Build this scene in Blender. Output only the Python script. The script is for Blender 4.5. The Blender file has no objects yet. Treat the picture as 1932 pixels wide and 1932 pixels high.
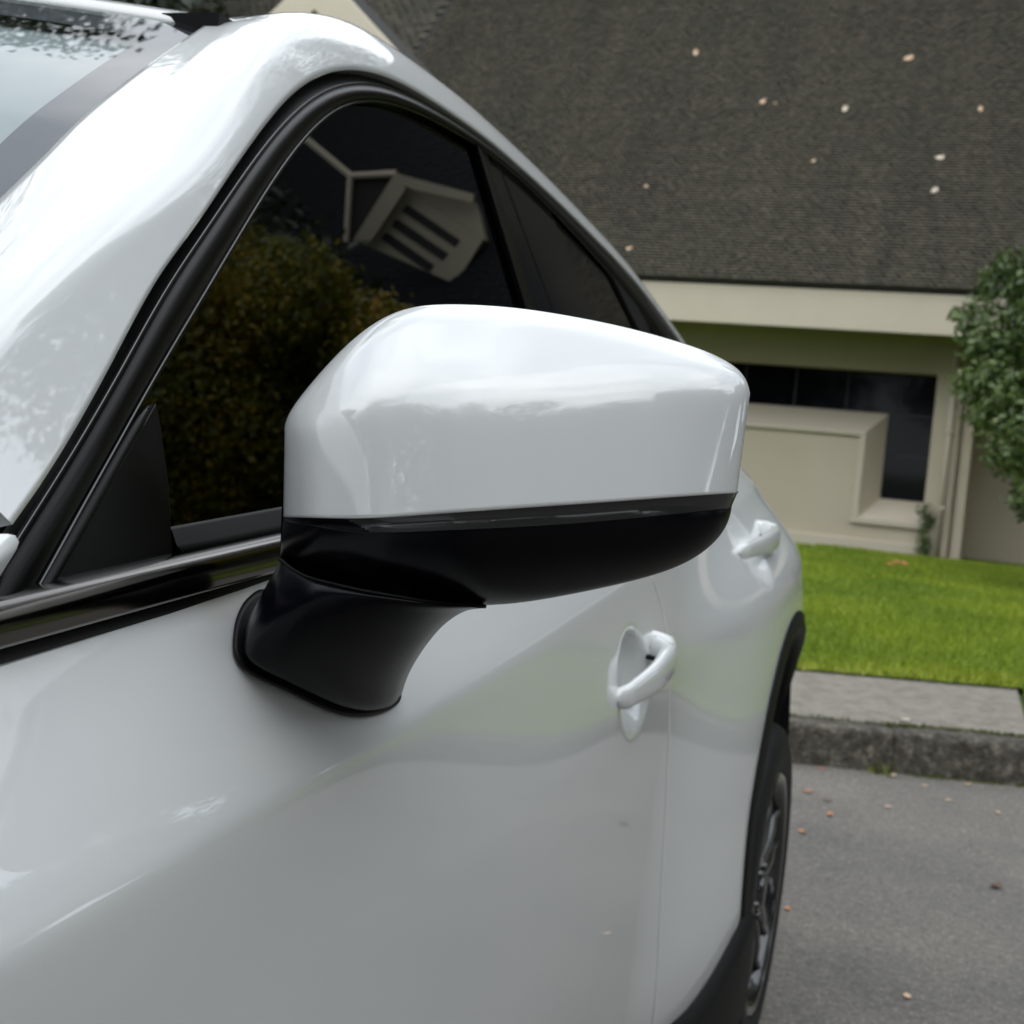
import bpy, math, random
import numpy as np
from mathutils import Matrix, Vector
rng = np.random.default_rng(7)
random.seed(7)
SC = bpy.context.scene
COL = SC.collection

# ------------------------------------------------------------------ camera
W = 1932.0                       # pixel scale of the measurements below
F, ROLL, HZ, H = 2600.0, 0.092, -140.0, 1.18
YAW = math.atan(834/2600)
pitch = math.atan(HZ/F)
fwd = np.array([-math.sin(YAW)*math.cos(pitch), math.cos(YAW)*math.cos(pitch), math.sin(pitch)])
_r0 = np.cross(fwd, [0, 0, 1.]); _r0 /= np.linalg.norm(_r0); _u0 = np.cross(_r0, fwd)
_c, _s = math.cos(ROLL), math.sin(ROLL)
RT = _c*_r0+_s*_u0; UP = -_s*_r0+_c*_u0
EYE = np.array([0, 0, H])
cam_d = bpy.data.cameras.new('camera'); cam = bpy.data.objects.new('camera', cam_d); COL.objects.link(cam)
cam_d.lens = F/W*36; cam_d.sensor_width = 36; cam_d.clip_start = 0.02; cam_d.clip_end = 2000
cam.matrix_world = Matrix(((RT[0], UP[0], -fwd[0], EYE[0]), (RT[1], UP[1], -fwd[1], EYE[1]), (RT[2], UP[2], -fwd[2], EYE[2]), (0, 0, 0, 1)))
cam_d.dof.use_dof = True; cam_d.dof.focus_distance = 0.80; cam_d.dof.aperture_fstop = 16
SC.camera = cam

# ------------------------------------------------------------------ sky, sun, exposure
SUN_EL, SUN_AZ = math.radians(50), math.radians(150)
wd = bpy.data.worlds.new('World'); SC.world = wd; wd.use_nodes = True
nt = wd.node_tree; nt.nodes.clear()
def wn(t, **kw):
    n = nt.nodes.new(t)
    for k, v in kw.items(): setattr(n, k, v)
    return n
sky = wn('ShaderNodeTexSky', sky_type='NISHITA', sun_disc=False, sun_elevation=SUN_EL, sun_rotation=SUN_AZ)
tc = wn('ShaderNodeTexCoord')
mp = wn('ShaderNodeMapping'); mp.inputs['Scale'].default_value = (1.0, 1.0, 1.9)
nz = wn('ShaderNodeTexNoise'); nz.inputs['Scale'].default_value = 2.6; nz.inputs['Detail'].default_value = 7; nz.inputs['Roughness'].default_value = .55
nz.inputs['Distortion'].default_value = .35
rp = wn('ShaderNodeValToRGB'); rp.color_ramp.elements[0].position = .38; rp.color_ramp.elements[1].position = .62
rp.color_ramp.elements[0].color = (4.7, 5.3, 5.9, 1); rp.color_ramp.elements[1].color = (10.0, 10.2, 10.4, 1)
mx = wn('ShaderNodeMixRGB'); mx.inputs[0].default_value = .88
bg = wn('ShaderNodeBackground'); bg.inputs['Strength'].default_value = .15
ow = wn('ShaderNodeOutputWorld')
L = nt.links.new
L(tc.outputs['Generated'], mp.inputs[0]); L(mp.outputs[0], nz.inputs[0]); L(nz.outputs[0], rp.inputs[0])
L(sky.outputs[0], mx.inputs[1]); L(rp.outputs[0], mx.inputs[2]); L(mx.outputs[0], bg.inputs[0]); L(bg.outputs[0], ow.inputs[0])
sd = bpy.data.lights.new('sun', 'SUN'); sd.energy = .55; sd.angle = math.radians(85); sd.color = (1, .97, .92)
so = bpy.data.objects.new('sun', sd); COL.objects.link(so)
so.rotation_euler = (math.pi/2-SUN_EL, 0, -SUN_AZ+math.pi)
SC.view_settings.view_transform = 'Standard'; SC.view_settings.look = 'None'
SC.view_settings.exposure = 0.73; SC.view_settings.gamma = 1.0; SC.view_settings.use_curve_mapping = False
SC.render.engine = 'CYCLES'
cy = SC.cycles
cy.use_denoising = True; cy.max_bounces = 10; cy.glossy_bounces = 5; cy.transparent_max_bounces = 12
cy.caustics_reflective = False; cy.caustics_refractive = False

# ------------------------------------------------------------------ measuring helpers
def ray(px, py):
    d = fwd*F+RT*(px-W/2)-UP*(py-W/2); return d/np.linalg.norm(d)
def proj(p):
    d = np.asarray(p)-EYE; z = d@fwd; return (W/2+F*(d@RT)/z, W/2-F*(d@UP)/z, z)
def onx(px, py, x):
    d = ray(px, py); return EYE+d*(x/d[0])
def ony(px, py, y):
    d = ray(px, py); return EYE+d*(y/d[1])
def onz(px, py, z):
    d = ray(px, py); return EYE+d*((z-H)/d[2])
def onplane(px, py, p, n):
    d = ray(px, py); n = np.asarray(n); return EYE+d*(((np.asarray(p)-EYE)@n)/(d@n))
def lerp(a, b, t): return np.asarray(a, float)*(1-t)+np.asarray(b, float)*t
def unit(v):
    v = np.asarray(v, float); return v/np.linalg.norm(v)
def catmull(P, n, closed=False):
    """smooth resampling of a polyline, evenly spaced by length"""
    P = np.asarray(P, float); m = len(P)
    out = []
    segs = m if closed else m-1
    for i in range(segs):
        if closed: a, b, c, d = P[(i-1) % m], P[i], P[(i+1) % m], P[(i+2) % m]
        else:
            b, c = P[i], P[i+1]
            a = P[i-1] if i > 0 else 2*b-c
            d = P[i+2] if i+2 < m else 2*c-b
        # centripetal
        t0 = 0; t1 = t0+max(np.linalg.norm(b-a), 1e-9)**.5; t2 = t1+max(np.linalg.norm(c-b), 1e-9)**.5; t3 = t2+max(np.linalg.norm(d-c), 1e-9)**.5
        for t in np.linspace(t1, t2, 14, endpoint=False):
            A1 = (t1-t)/(t1-t0)*a+(t-t0)/(t1-t0)*b; A2 = (t2-t)/(t2-t1)*b+(t-t1)/(t2-t1)*c; A3 = (t3-t)/(t3-t2)*c+(t-t2)/(t3-t2)*d
            B1 = (t2-t)/(t2-t0)*A1+(t-t0)/(t2-t0)*A2; B2 = (t3-t)/(t3-t1)*A2+(t-t1)/(t3-t1)*A3
            out.append((t2-t)/(t2-t1)*B1+(t-t1)/(t2-t1)*B2)
    out.append(P[0] if closed else P[-1])
    return resample(np.array(out), n)
def resample(P, n):
    P = np.asarray(P, float)
    s = np.concatenate([[0], np.cumsum(np.linalg.norm(np.diff(P, axis=0), axis=1))])
    t = np.linspace(0, s[-1], n)
    return np.stack([np.interp(t, s, P[:, k]) for k in range(P.shape[1])], 1)
def pchip(xs, ys):
    xs = np.asarray(xs, float); ys = np.asarray(ys, float)
    h = np.diff(xs); d = np.diff(ys)/h; m = np.zeros(len(xs))
    for i in range(1, len(xs)-1):
        if d[i-1]*d[i] > 0:
            w1, w2 = 2*h[i]+h[i-1], h[i]+2*h[i-1]
            m[i] = (w1+w2)/(w1/d[i-1]+w2/d[i])
    m[0] = d[0]; m[-1] = d[-1]
    def f(x):
        x = np.clip(np.asarray(x, float), xs[0], xs[-1])
        i = np.clip(np.searchsorted(xs, x)-1, 0, len(h)-1)
        t = (x-xs[i])/h[i]
        return ((1+2*t)*(1-t)**2*ys[i]+t*(1-t)**2*h[i]*m[i]+t*t*(3-2*t)*ys[i+1]+t*t*(t-1)*h[i]*m[i+1])
    return f
def sstep(a, b, x):
    t = np.clip((np.asarray(x, float)-a)/(b-a), 0, 1); return t*t*(3-2*t)

# ------------------------------------------------------------------ mesh helpers
def mesh(name, V, Fc, m, parent=None, smooth=False, fattr=None):
    me = bpy.data.meshes.new(name)
    V = np.asarray(V, float)
    me.from_pydata(V.tolist(), [], [list(map(int, f)) for f in Fc])
    if m is not None:
        for mm in (m if isinstance(m, (list, tuple)) else [m]): me.materials.append(mm)
    if smooth: me.polygons.foreach_set('use_smooth', [True]*len(me.polygons))
    if fattr is not None:
        a = me.attributes.new('tone', 'FLOAT', 'FACE'); a.data.foreach_set('value', np.asarray(fattr, np.float32))
    me.validate(); me.update()
    return link(name, me, parent)
def link(name, me, parent=None):
    o = bpy.data.objects.new(name, me); COL.objects.link(o)
    if parent is not None:
        o.parent = parent
        o.matrix_parent_inverse = Matrix.Translation(Vector(parent_loc(parent))).inverted()
    return o
def parent_loc(p):
    l = Vector(p.location)
    return l
def quads_mesh(name, V, m, parent=None, fattr=None, n=4, smooth=False):
    """V: (k*n,3) vertices, every n of them one face"""
    V = np.asarray(V, np.float32); k = len(V)//n
    me = bpy.data.meshes.new(name)
    me.vertices.add(len(V)); me.vertices.foreach_set('co', V.ravel())
    me.loops.add(len(V)); me.loops.foreach_set('vertex_index', np.arange(len(V), dtype=np.int32))
    me.polygons.add(k); me.polygons.foreach_set('loop_start', np.arange(0, len(V), n, dtype=np.int32))
    me.polygons.foreach_set('loop_total', np.full(k, n, dtype=np.int32))
    me.materials.append(m)
    if fattr is not None:
        a = me.attributes.new('tone', 'FLOAT', 'FACE'); a.data.foreach_set('value', np.asarray(fattr, np.float32))
    if smooth: me.polygons.foreach_set('use_smooth', [True]*k)
    me.update()
    return link(name, me, parent)
def gridfaces(nr, nc, off=0, wrap=False):
    f = []
    for i in range(nr-1):
        for j in range(nc if wrap else nc-1):
            a = off+i*nc+j; b = off+i*nc+(j+1) % nc
            f.append((a, b, b+nc, a+nc))
    return f
def grid(name, G, m, parent=None, flip=False, wrap=False, keep=None):
    G = np.asarray(G, float); nr, nc = G.shape[:2]
    fs = gridfaces(nr, nc, 0, wrap)
    if keep is not None: fs = [f for f in fs if keep(G.reshape(-1, 3)[list(f)].mean(0))]
    if flip: fs = [f[::-1] for f in fs]
    return mesh(name, G.reshape(-1, 3), fs, m, parent, True)
def boxv(x0, x1, y0, y1, z0, z1):
    V = [(x0, y0, z0), (x1, y0, z0), (x1, y1, z0), (x0, y1, z0), (x0, y0, z1), (x1, y0, z1), (x1, y1, z1), (x0, y1, z1)]
    Fc = [(0, 3, 2, 1), (4, 5, 6, 7), (0, 1, 5, 4), (1, 2, 6, 5), (2, 3, 7, 6), (3, 0, 4, 7)]
    return V, Fc
def prism(poly, d, V=None, Fc=None):
    """closed solid from a planar polygon and an extrusion vector"""
    V = [] if V is None else V; Fc = [] if Fc is None else Fc
    o = len(V); n = len(poly); d = np.asarray(d, float)
    V += [np.asarray(p, float) for p in poly]; V += [np.asarray(p, float)+d for p in poly]
    Fc.append(tuple(range(o, o+n))); Fc.append(tuple(range(o+2*n-1, o+n-1, -1)))
    for i in range(n): Fc.append((o+i, o+n+i, o+n+(i+1) % n, o+(i+1) % n))
    return V, Fc
def bevel(o, w, seg=2):
    b = o.modifiers.new('bevel', 'BEVEL'); b.width = w; b.segments = seg; b.limit_method = 'ANGLE'
def tube(path, rad, n=10, squash=None):
    """swept round bar: path (k,3), radius per point"""
    path = np.asarray(path, float); k = len(path); rad = np.broadcast_to(rad, (k,))
    T = np.gradient(path, axis=0); T /= np.linalg.norm(T, axis=1)[:, None]
    up = np.array([0, 0, 1.]) if abs(T[0][2]) < .9 else np.array([1., 0, 0])
    V = []
    for i in range(k):
        a = unit(np.cross(T[i], up)); b = np.cross(a, T[i])
        for j in range(n):
            t = 2*math.pi*j/n
            V.append(path[i]+rad[i]*(a*math.cos(t)+b*math.sin(t)*(squash or 1)))
    Fc = gridfaces(k, n, 0, True)
    Fc.append(tuple(range(n-1, -1, -1))); Fc.append(tuple(range((k-1)*n, k*n)))
    return V, Fc
def thing(name, label, cat, loc=(0, 0, 0), group=None):
    o = bpy.data.objects.new(name, None); COL.objects.link(o); o.location = loc
    o.empty_display_size = .2
    return tag(o, label, cat, group)
def tag(o, label=None, cat=None, group=None, kind=None):
    if label: o['label'] = label
    if cat: o['category'] = cat
    if group: o['group'] = group
    if kind: o['kind'] = kind
    return o

# ------------------------------------------------------------------ materials
class MatB:
    def __init__(s, name, color=(.5, .5, .5), rough=.5, **kw):
        s.m = bpy.data.materials.new(name); s.m.use_nodes = True
        s.t = s.m.node_tree; s.b = s.t.nodes['Principled BSDF']
        s.b.inputs['Base Color'].default_value = (*color, 1); s.b.inputs['Roughness'].default_value = rough
        for k, v in kw.items(): s.b.inputs[k.replace('_', ' ')].default_value = v
    def n(s, t, **kw):
        n = s.t.nodes.new(t)
        for k, v in kw.items():
            if k in n.inputs: n.inputs[k].default_value = v
            else: setattr(n, k, v)
        return n
    def l(s, a, b): s.t.links.new(a, b); return s
    def noise(s, scale, detail=4, rough=.5, vec=None):
        n = s.n('ShaderNodeTexNoise'); n.inputs['Scale'].default_value = scale; n.inputs['Detail'].default_value = detail; n.inputs['Roughness'].default_value = rough
        s.l((vec or s.obj()), n.inputs['Vector']); return n.outputs['Fac']
    def obj(s):
        if not hasattr(s, 'tc'): s.tc = s.n('ShaderNodeTexCoord')
        return s.tc.outputs['Object']
    def ramp(s, fac, stops):
        r = s.n('ShaderNodeValToRGB'); e = r.color_ramp.elements
        while len(e) < len(stops): e.new(.5)
        for el, (p, c) in zip(e, stops): el.position = p; el.color = (*c, 1) if len(c) == 3 else c
        s.l(fac, r.inputs[0]); return r.outputs[0]
    def mix(s, fac, a, b, mode='MIX'):
        n = s.n('ShaderNodeMixRGB'); n.blend_type = mode
        for i, v in ((0, fac), (1, a), (2, b)):
            if hasattr(v, 'is_linked'): s.l(v, n.inputs[i])
            elif i == 0: n.inputs[0].default_value = v
            else: n.inputs[i].default_value = (*v, 1)
        return n.outputs[0]
    def math(s, op, a, b=0):
        n = s.n('ShaderNodeMath'); n.operation = op
        for i, v in ((0, a), (1, b)):
            if hasattr(v, 'is_linked'): s.l(v, n.inputs[i])
            else: n.inputs[i].default_value = v
        return n.outputs[0]
    def attr(s, name='tone'):
        n = s.n('ShaderNodeAttribute'); n.attribute_name = name; return n.outputs['Fac']
    def col(s, c): s.l(c, s.b.inputs['Base Color']); return s
    def rgh(s, c): s.l(c, s.b.inputs['Roughness']); return s
    def bump(s, h, strength=.3, dist=.01):
        n = s.n('ShaderNodeBump'); n.inputs['Strength'].default_value = strength; n.inputs['Distance'].default_value = dist
        s.l(h, n.inputs['Height']); s.l(n.outputs[0], s.b.inputs['Normal']); return s

m = MatB('white_paint', (.705, .72, .715), .38, Coat_Weight=1.0, Coat_Roughness=.010, Coat_IOR=1.85)
PAINT = m.m
m = MatB('frame_lip', (.01, .01, .01), .22, Specular_IOR_Level=1.0); LIP = m.m
m = MatB('satin_black', (.0035, .0033, .0032), .30, Specular_IOR_Level=.14); m.bump(m.noise(900, 2), .06, .001); SATIN = m.m
m = MatB('mirror_black', (.0018, .0020, .0036), .27, Specular_IOR_Level=.14); m.bump(m.noise(1400, 2), .05, .0005); MBLACK = m.m
m = MatB('rubber', (.005, .005, .005), .5, Specular_IOR_Level=.2); m.bump(m.noise(500, 3), .08, .001); RUBBER = m.m
m = MatB('gloss_black', (.004, .004, .005), .08); GLOSSB = m.m
m = MatB('dark_chrome', (.15, .14, .13), .14, Metallic=1.0); CHROME = m.m
m = MatB('dark_grey_plastic', (.008, .008, .0076), .5, Specular_IOR_Level=.15); m.bump(m.noise(700, 3), .25, .001); PLASTIC = m.m
m = MatB('cabin_dark', (.010, .012, .012), .8); CABIN = m.m
m = MatB('smoked_lens', (.03, .03, .03), .08); SMOKE = m.m
m = MatB('mirror_glass', (.8, .8, .82), .02, Metallic=1.0); MGLASS = m.m
m = MatB('tail_red', (.10, .004, .005), .08); TAIL = m.m
m = MatB('tyre', (.008, .008, .0085), .6, Specular_IOR_Level=.25); m.bump(m.noise(220, 3), .3, .002); TYRE = m.m
m = MatB('rim_black', (.003, .003, .004), .3, Coat_Weight=1.0, Coat_Roughness=.05); RIM = m.m
def glassmat(name, tint, ior):
    m = MatB(name); t = m.t
    tr = m.n('ShaderNodeBsdfTransparent'); tr.inputs[0].default_value = (*tint, 1)
    gl = m.n('ShaderNodeBsdfGlossy'); gl.inputs['Roughness'].default_value = .0; gl.inputs[0].default_value = (1, 1, 1, 1)
    fr = m.n('ShaderNodeFresnel'); ge = m.n('ShaderNodeNewGeometry'); iv = m.math('ADD', ior, m.math('MULTIPLY', ge.outputs['Backfacing'], 1/ior-ior)); m.l(iv, fr.inputs[0])
    mxs = m.n('ShaderNodeMixShader'); out = t.nodes['Material Output']
    m.l(fr.outputs[0], mxs.inputs[0]).l(tr.outputs[0], mxs.inputs[1]).l(gl.outputs[0], mxs.inputs[2]).l(mxs.outputs[0], out.inputs[0])
    return m.m
GLASS = glassmat('side_glass', (.06, .075, .07), 1.50)
PRIV = glassmat('privacy_glass', (.02, .02, .02), 1.5)
WSGLASS = glassmat('windscreen_glass', (.70, .75, .755), 1.5)
m = MatB('pale_backing', (.52, .54, .54), .9); WSBACK = m.m  # pale tone standing in for the light behind the windscreen
m = MatB('frit', (.05, .041, .054), .6); FRIT = m.m

# building and ground
m = MatB('cream_render', (.46, .42, .335), .85)
m.col(m.mix(m.ramp(m.noise(.9, 6, .6), [(.35, (0, 0, 0)), (.7, (1, 1, 1))]), (.50, .435, .325), (.55, .48, .37)))
m.bump(m.noise(60, 4), .1, .004); CREAM = m.m
m = MatB('dormer_render', (.33, .30, .23), .85); DORM = m.m
m = MatB('cream_trim', (.50, .465, .38), .7); m.col(m.mix(m.noise(3, 5), (.545, .48, .375), (.60, .535, .425))); TRIM = m.m
m = MatB('soffit_paint', (.25, .205, .125), .8); SOFFIT = m.m
m = MatB('window_dark', (.003, .0035, .005), .05, Specular_IOR_Level=.15); WINDOW = m.m
m = MatB('mullion', (.05, .053, .06), .5, Specular_IOR_Level=.2); MULL = m.m
m = MatB('shingle', (.06, .056, .047), .9)
tone = m.attr(); big = m.noise(.55, 5, .65)
c = m.ramp(tone, [(0, (.028, .024, .018)), (.5, (.064, .055, .040)), (.9, (.105, .090, .064)), (1, (.13, .10, .07))])
c = m.mix(m.math('MULTIPLY', big, .55), c, (.060, .062, .040)); mpv = m.n('ShaderNodeMapping'); mpv.inputs['Scale'].default_value = (2.2, .25, .25); m.l(m.obj(), mpv.inputs[0])
c = m.mix(1.0, c, m.ramp(m.noise(1.0, 5, .6, mpv.outputs[0]), [(.3, (.80, .80, .80)), (.7, (1.22, 1.2, 1.14))]), 'MULTIPLY')
m.col(c); m.bump(m.noise(45, 4), .25, .01); SHING = m.m
m = MatB('slate_dark', (.010, .011, .013), .8, Specular_IOR_Level=.12); m.bump(m.noise(30, 3), .2, .01); SLATE = m.m
m = MatB('roof_under', (.03, .029, .026), .9); ROOFB = m.m

m = MatB('asphalt', (.1, .1, .1), .85)
v = m.n('ShaderNodeTexVoronoi'); v.inputs['Scale'].default_value = 190; m.l(m.obj(), v.inputs['Vector'])
sep = m.n('ShaderNodeSeparateColor'); m.l(v.outputs['Color'], sep.inputs[0])
stone = m.ramp(sep.outputs[0], [(0, (.100, .096, .091)), (.6, (.127, .122, .114)), (.92, (.155, .147, .134)), (1, (.26, .24, .21))])
blot = m.ramp(m.noise(1.3, 6, .65), [(.3, (.90, .90, .90)), (.7, (1.45, 1.41, 1.34))])
c = m.mix(1.0, stone, blot, 'MULTIPLY')
fine = m.ramp(m.noise(48, 7, .72), [(.32, (.68, .67, .66)), (.68, (1.3, 1.29, 1.26))]); c = m.mix(1.0, c, fine, 'MULTIPLY')
m.col(c); m.bump(m.math('ADD', v.outputs['Distance'], m.noise(260, 3)), .5, .006); ASPH = m.m
m = MatB('pavement_concrete', (.2, .2, .18), .9)
c = m.ramp(m.noise(160, 5, .7), [(.25, (.12, .112, .10)), (.5, (.235, .218, .19)), (.75, (.36, .335, .29))])
c = m.mix(1.0, c, m.ramp(m.noise(14, 8, .78), [(.32, (.55, .54, .52)), (.6, (1.12, 1.1, 1.05))]), 'MULTIPLY')
m.col(c); m.bump(m.noise(120, 4), .5, .008); PAVE = m.m
m = MatB('kerb_concrete', (.1, .1, .09), .9)
c = m.ramp(m.noise(26, 7, .75), [(.34, (.024, .022, .018)), (.52, (.085, .077, .064)), (.70, (.26, .24, .20))])
c = m.mix(1.0, c, m.ramp(m.noise(4, 5, .6), [(.3, (.65, .65, .62)), (.7, (1.2, 1.18, 1.1))]), 'MULTIPLY')
m.col(c); m.bump(m.noise(70, 5), .8, .012); KERB = m.m
m = MatB('moss', (.10, .13, .02), .95); c = m.ramp(m.attr(), [(0, (.05, .065, .012)), (1, (.15, .17, .03))]); m.col(c); MOSS = m.m
m = MatB('lawn_soil', (.06, .10, .02), .95); c = m.ramp(m.noise(5, 5), [(.3, (.05, .085, .012)), (.7, (.09, .14, .02))]); m.col(c); SOIL = m.m
m = MatB('grass_blade', (.1, .2, .02), .6)
big = m.noise(.7, 4, .6)
c = m.ramp(m.attr(), [(0, (.11, .190, .008)), (.5, (.225, .325, .014)), (.85, (.34, .42, .026)), (1, (.44, .42, .10))])
c = m.mix(1.0, c, m.ramp(big, [(.3, (.72, .80, .7)), (.7, (1.25, 1.15, 1.0))]), 'MULTIPLY'); m.col(c)
m.b.inputs['Subsurface Weight'].default_value = 0; GRASS = m.m
def leafmat(name, stops, gloss=.35, trans=.35):
    m = MatB(name, (.1, .1, .1), gloss)
    c = m.ramp(m.attr(), stops); m.col(c)
    tr = m.n('ShaderNodeBsdfTranslucent'); m.l(c, tr.inputs[0])
    mxs = m.n('ShaderNodeMixShader'); mxs.inputs[0].default_value = trans
    m.l(m.b.outputs[0], mxs.inputs[1]).l(tr.outputs[0], mxs.inputs[2]).l(mxs.outputs[0], m.t.nodes['Material Output'].inputs[0])
    return m.m
LEAFG = leafmat('leaf_green', [(0, (.020, .042, .012)), (.6, (.045, .085, .022)), (1, (.09, .13, .035))])
LEAFD = leafmat('leaf_dark', [(0, (.015, .028, .012)), (.6, (.028, .050, .018)), (1, (.05, .075, .026))])
LEAFA = leafmat('leaf_autumn', [(0, (.07, .11, .014)), (.42, (.20, .21, .018)), (.7, (.46, .32, .025)), (1, (.62, .31, .025))])
LEAFC = leafmat('leaf_camellia', [(0, (.042, .080, .020)), (.55, (.115, .175, .050)), (.9, (.22, .285, .105)), (1, (.36, .36, .14))], .30, .25)
m = MatB('bark', (.07, .055, .045), .9); c = m.ramp(m.noise(14, 6), [(.3, (.035, .028, .022)), (.7, (.11, .09, .07))]); m.col(c); m.bump(m.noise(22, 5), .8, .03); BARK = m.m
def dryleaf(name, c0, c1):
    m = MatB(name, c0, .7); m.col(m.mix(m.noise(40, 4), c0, c1)); return m.m
DRY = [dryleaf('dry_leaf_tan', (.50, .33, .20), (.72, .54, .38)), dryleaf('dry_leaf_orange', (.45, .15, .05), (.60, .28, .12)), dryleaf('dry_leaf_brown', (.10, .05, .03), (.20, .11, .07)), dryleaf('dry_leaf_pale', (.55, .46, .36), (.72, .64, .52))]

# =================================================================== THE CAR
HUB = np.array([-.274, 2.72, .335])
ARC = np.array([-.30, 2.72, .42])                    # centre of the rear wheel arch
car = thing('parked_car', 'white car filling the left of the view, black door mirror and wheel arch cladding', 'car', (-1.1, 1.5, 0))
KG = .40                                            # lean of the side glass
NG = unit([1, 0, KG]); PG = np.array([-.44, 0, 1.08])
def gl(px, py, off=0.0):                            # pixel -> point on the plane of the side windows
    return onplane(px, py, PG+NG*off, NG)
def glyz(y, z, off=0.0): return np.array([-.44-KG*(z-1.08), y, z])+NG*off
def gy(y):                                          # rise of the waistline towards the rear
    y = np.asarray(y, float); return .06*(y-.7)+.012*np.maximum(y-1.0, 0)**2
_prof = pchip([.10, .22, .32, .45, .60, .75, .86, .935, .953, .966, .985, 1.03, 1.055, 1.075, 1.2],
              [-.412, -.384, -.359, -.3445, -.3405, -.3415, -.3445, -.3480, -.3500, -.3560, -.3675, -.3975, -.4135, -.430, -.49])
RECESS = []                                         # (y, z, half length, half height, depth)
def skin(y, z):
    y = np.asarray(y, float); z = np.asarray(z, float)
    g = gy(y); zt = z-g*sstep(.45, .9, z)
    X = _prof(zt)-KG*g*sstep(.8, 1.0, zt)
    X = X-.014*np.maximum(1.5-y, 0)**2
    r = np.hypot(y-ARC[1], z-ARC[2])
    fl = (1-sstep(.42, .98, r))*(1-sstep(.80, 1.06, zt))
    X = X+.070*fl+.016*(1-sstep(.33, .62, z))*sstep(1.45, 2.25, y)
    tail = np.maximum(y-2.80, 0); X = X-.55*tail**2.0
    for (ry, rz, hy, hz, dp) in RECESS:
        q = np.sqrt(((y-ry)/hy)**2+((z-rz)/hz)**2)
        X = X-dp*(1-sstep(.50, 1.0, q))
    return X
def P_skin(y, z, off=0.0):
    y = np.asarray(y, float); z = np.asarray(z, float); e = .002
    X = skin(y, z)
    dy = (skin(y+e, z)-skin(y-e, z))/(2*e); dz = (skin(y, z+e)-skin(y, z-e))/(2*e)
    n = np.stack([np.ones_like(X), -dy, -dz], -1); n /= np.linalg.norm(n, axis=-1, keepdims=True)
    return np.stack([X, y+0*X, z+0*X], -1)+n*off
def onskin(px, py, off=0.0):
    d = ray(px, py); lo, hi = .1, 6.0
    ts = np.linspace(lo, hi, 900); P = EYE+ts[:, None]*d
    f = P[:, 0]-off-skin(P[:, 1], P[:, 2])
    i = int(np.argmax(f < 0))
    a, b = ts[i-1], ts[i]
    for _ in range(30):
        c = (a+b)/2; p = EYE+c*d
        if p[0]-off-skin(p[1], p[2]) > 0: a = c
        else: b = c
    return EYE+a*d
ZB = .345                                           # lower edge of the white sides
# ---- seams between the panels, read on the skin
seam1 = np.array([onskin(*p) for p in [(1228, 1085), (1250, 1150), (1262, 1230), (1263, 1300), (1262, 1400), (1255, 1550), (1240, 1850), (1228, 1960)]])
o_ = np.argsort(seam1[:, 2]); _sy = pchip(seam1[o_, 2], seam1[o_, 1])
def y_seam1(z): return _sy(z)
def y_seam2(z): return 2.88+.10*np.asarray(z-1.0)
RECESS += []
hf0, hf1 = onskin(1163, 1322), onskin(1230, 1230)   # ends of the front handle
hr0, hr1 = onskin(1393, 1043), onskin(1440, 1008)
rf = onskin(1186, 1287); rr_ = onskin(1412, 1050)
RECESS.append((rf[1]+.035, rf[2]-.004, .085, .068, .030))
RECESS.append((hr0[1]+.075, (hr0[2]+hr1[2])/2-.008, .085, .066, .028))
ZTOP = 1.062
def panel(name, y0, y1, m, ny, nz, parent, keep=None, ztop=ZTOP, zbot=ZB, lip=.010):
    """one painted panel between two seam functions, its edges folded inwards"""
    t = np.linspace(0, 1, nz); u = np.linspace(0, 1, ny)
    G = np.zeros((nz, ny, 3))
    UU, TT = np.meshgrid(u, t)
    Z = np.full_like(UU, .9)
    for _ in range(6):
        Y = y0(Z)+(y1(Z)-y0(Z))*UU
        zt_ = ztop+gy(Y); Z = zt_+(zbot-zt_)*TT
    G[..., 1] = Y; G[..., 2] = Z
    G[..., 0] = skin(G[..., 1], G[..., 2])
    # fold the rims: a small radius then straight inwards
    def fold(row, dirv, k):
        a = row.copy(); a += dirv*.0012; a[:, 0] -= .0006
        b = row.copy(); b += dirv*.0022; b[:, 0] -= .003
        c = row.copy(); c += dirv*.0022; c[:, 0] -= lip
        return [a, b, c]
    L0 = fold(G[:, 0], np.array([0, -1, 0]), 0); R0 = fold(G[:, -1], np.array([0, 1, 0]), 0)
    G = np.concatenate([np.stack(L0[::-1], 1), G, np.stack(R0, 1)], 1)
    T0 = fold(G[0], np.array([0, 0, 1.0]), 0); B0 = fold(G[-1], np.array([0, 0, -1.0]), 0)
    G = np.concatenate([np.stack(T0[::-1], 0), G, np.stack(B0, 0)], 0)
    return grid(name, G, m, parent, keep=keep)
RC = .455
def clear_of_arch(c): return math.hypot(c[1]-ARC[1], c[2]-ARC[2]) > RC
GAP = .0058
fdoor = panel('door', lambda z: .40+0*z, lambda z: y_seam1(z)-GAP/2, PAINT, 250, 150, car)
fdoor['label'] = 'front door below the mirror'
rdoor = panel('door', lambda z: y_seam1(z)+GAP/2, lambda z: y_seam2(z)-.0025, PAINT, 200, 140, car, keep=clear_of_arch)
rdoor['label'] = 'rear door in front of the wheel arch'
quarter = panel('quarter_panel', lambda z: y_seam2(z)+.0025, lambda z: 3.42+0*z, PAINT, 60, 120, car, keep=clear_of_arch, ztop=ZTOP+.02)
fend = panel('fender', lambda z: -.70+0*z, lambda z: .395+0*z, PAINT, 60, 50, car, keep=lambda c: math.hypot(c[1]-.15, c[2]-ARC[2]) > RC, ztop=ZTOP-.01)
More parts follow.
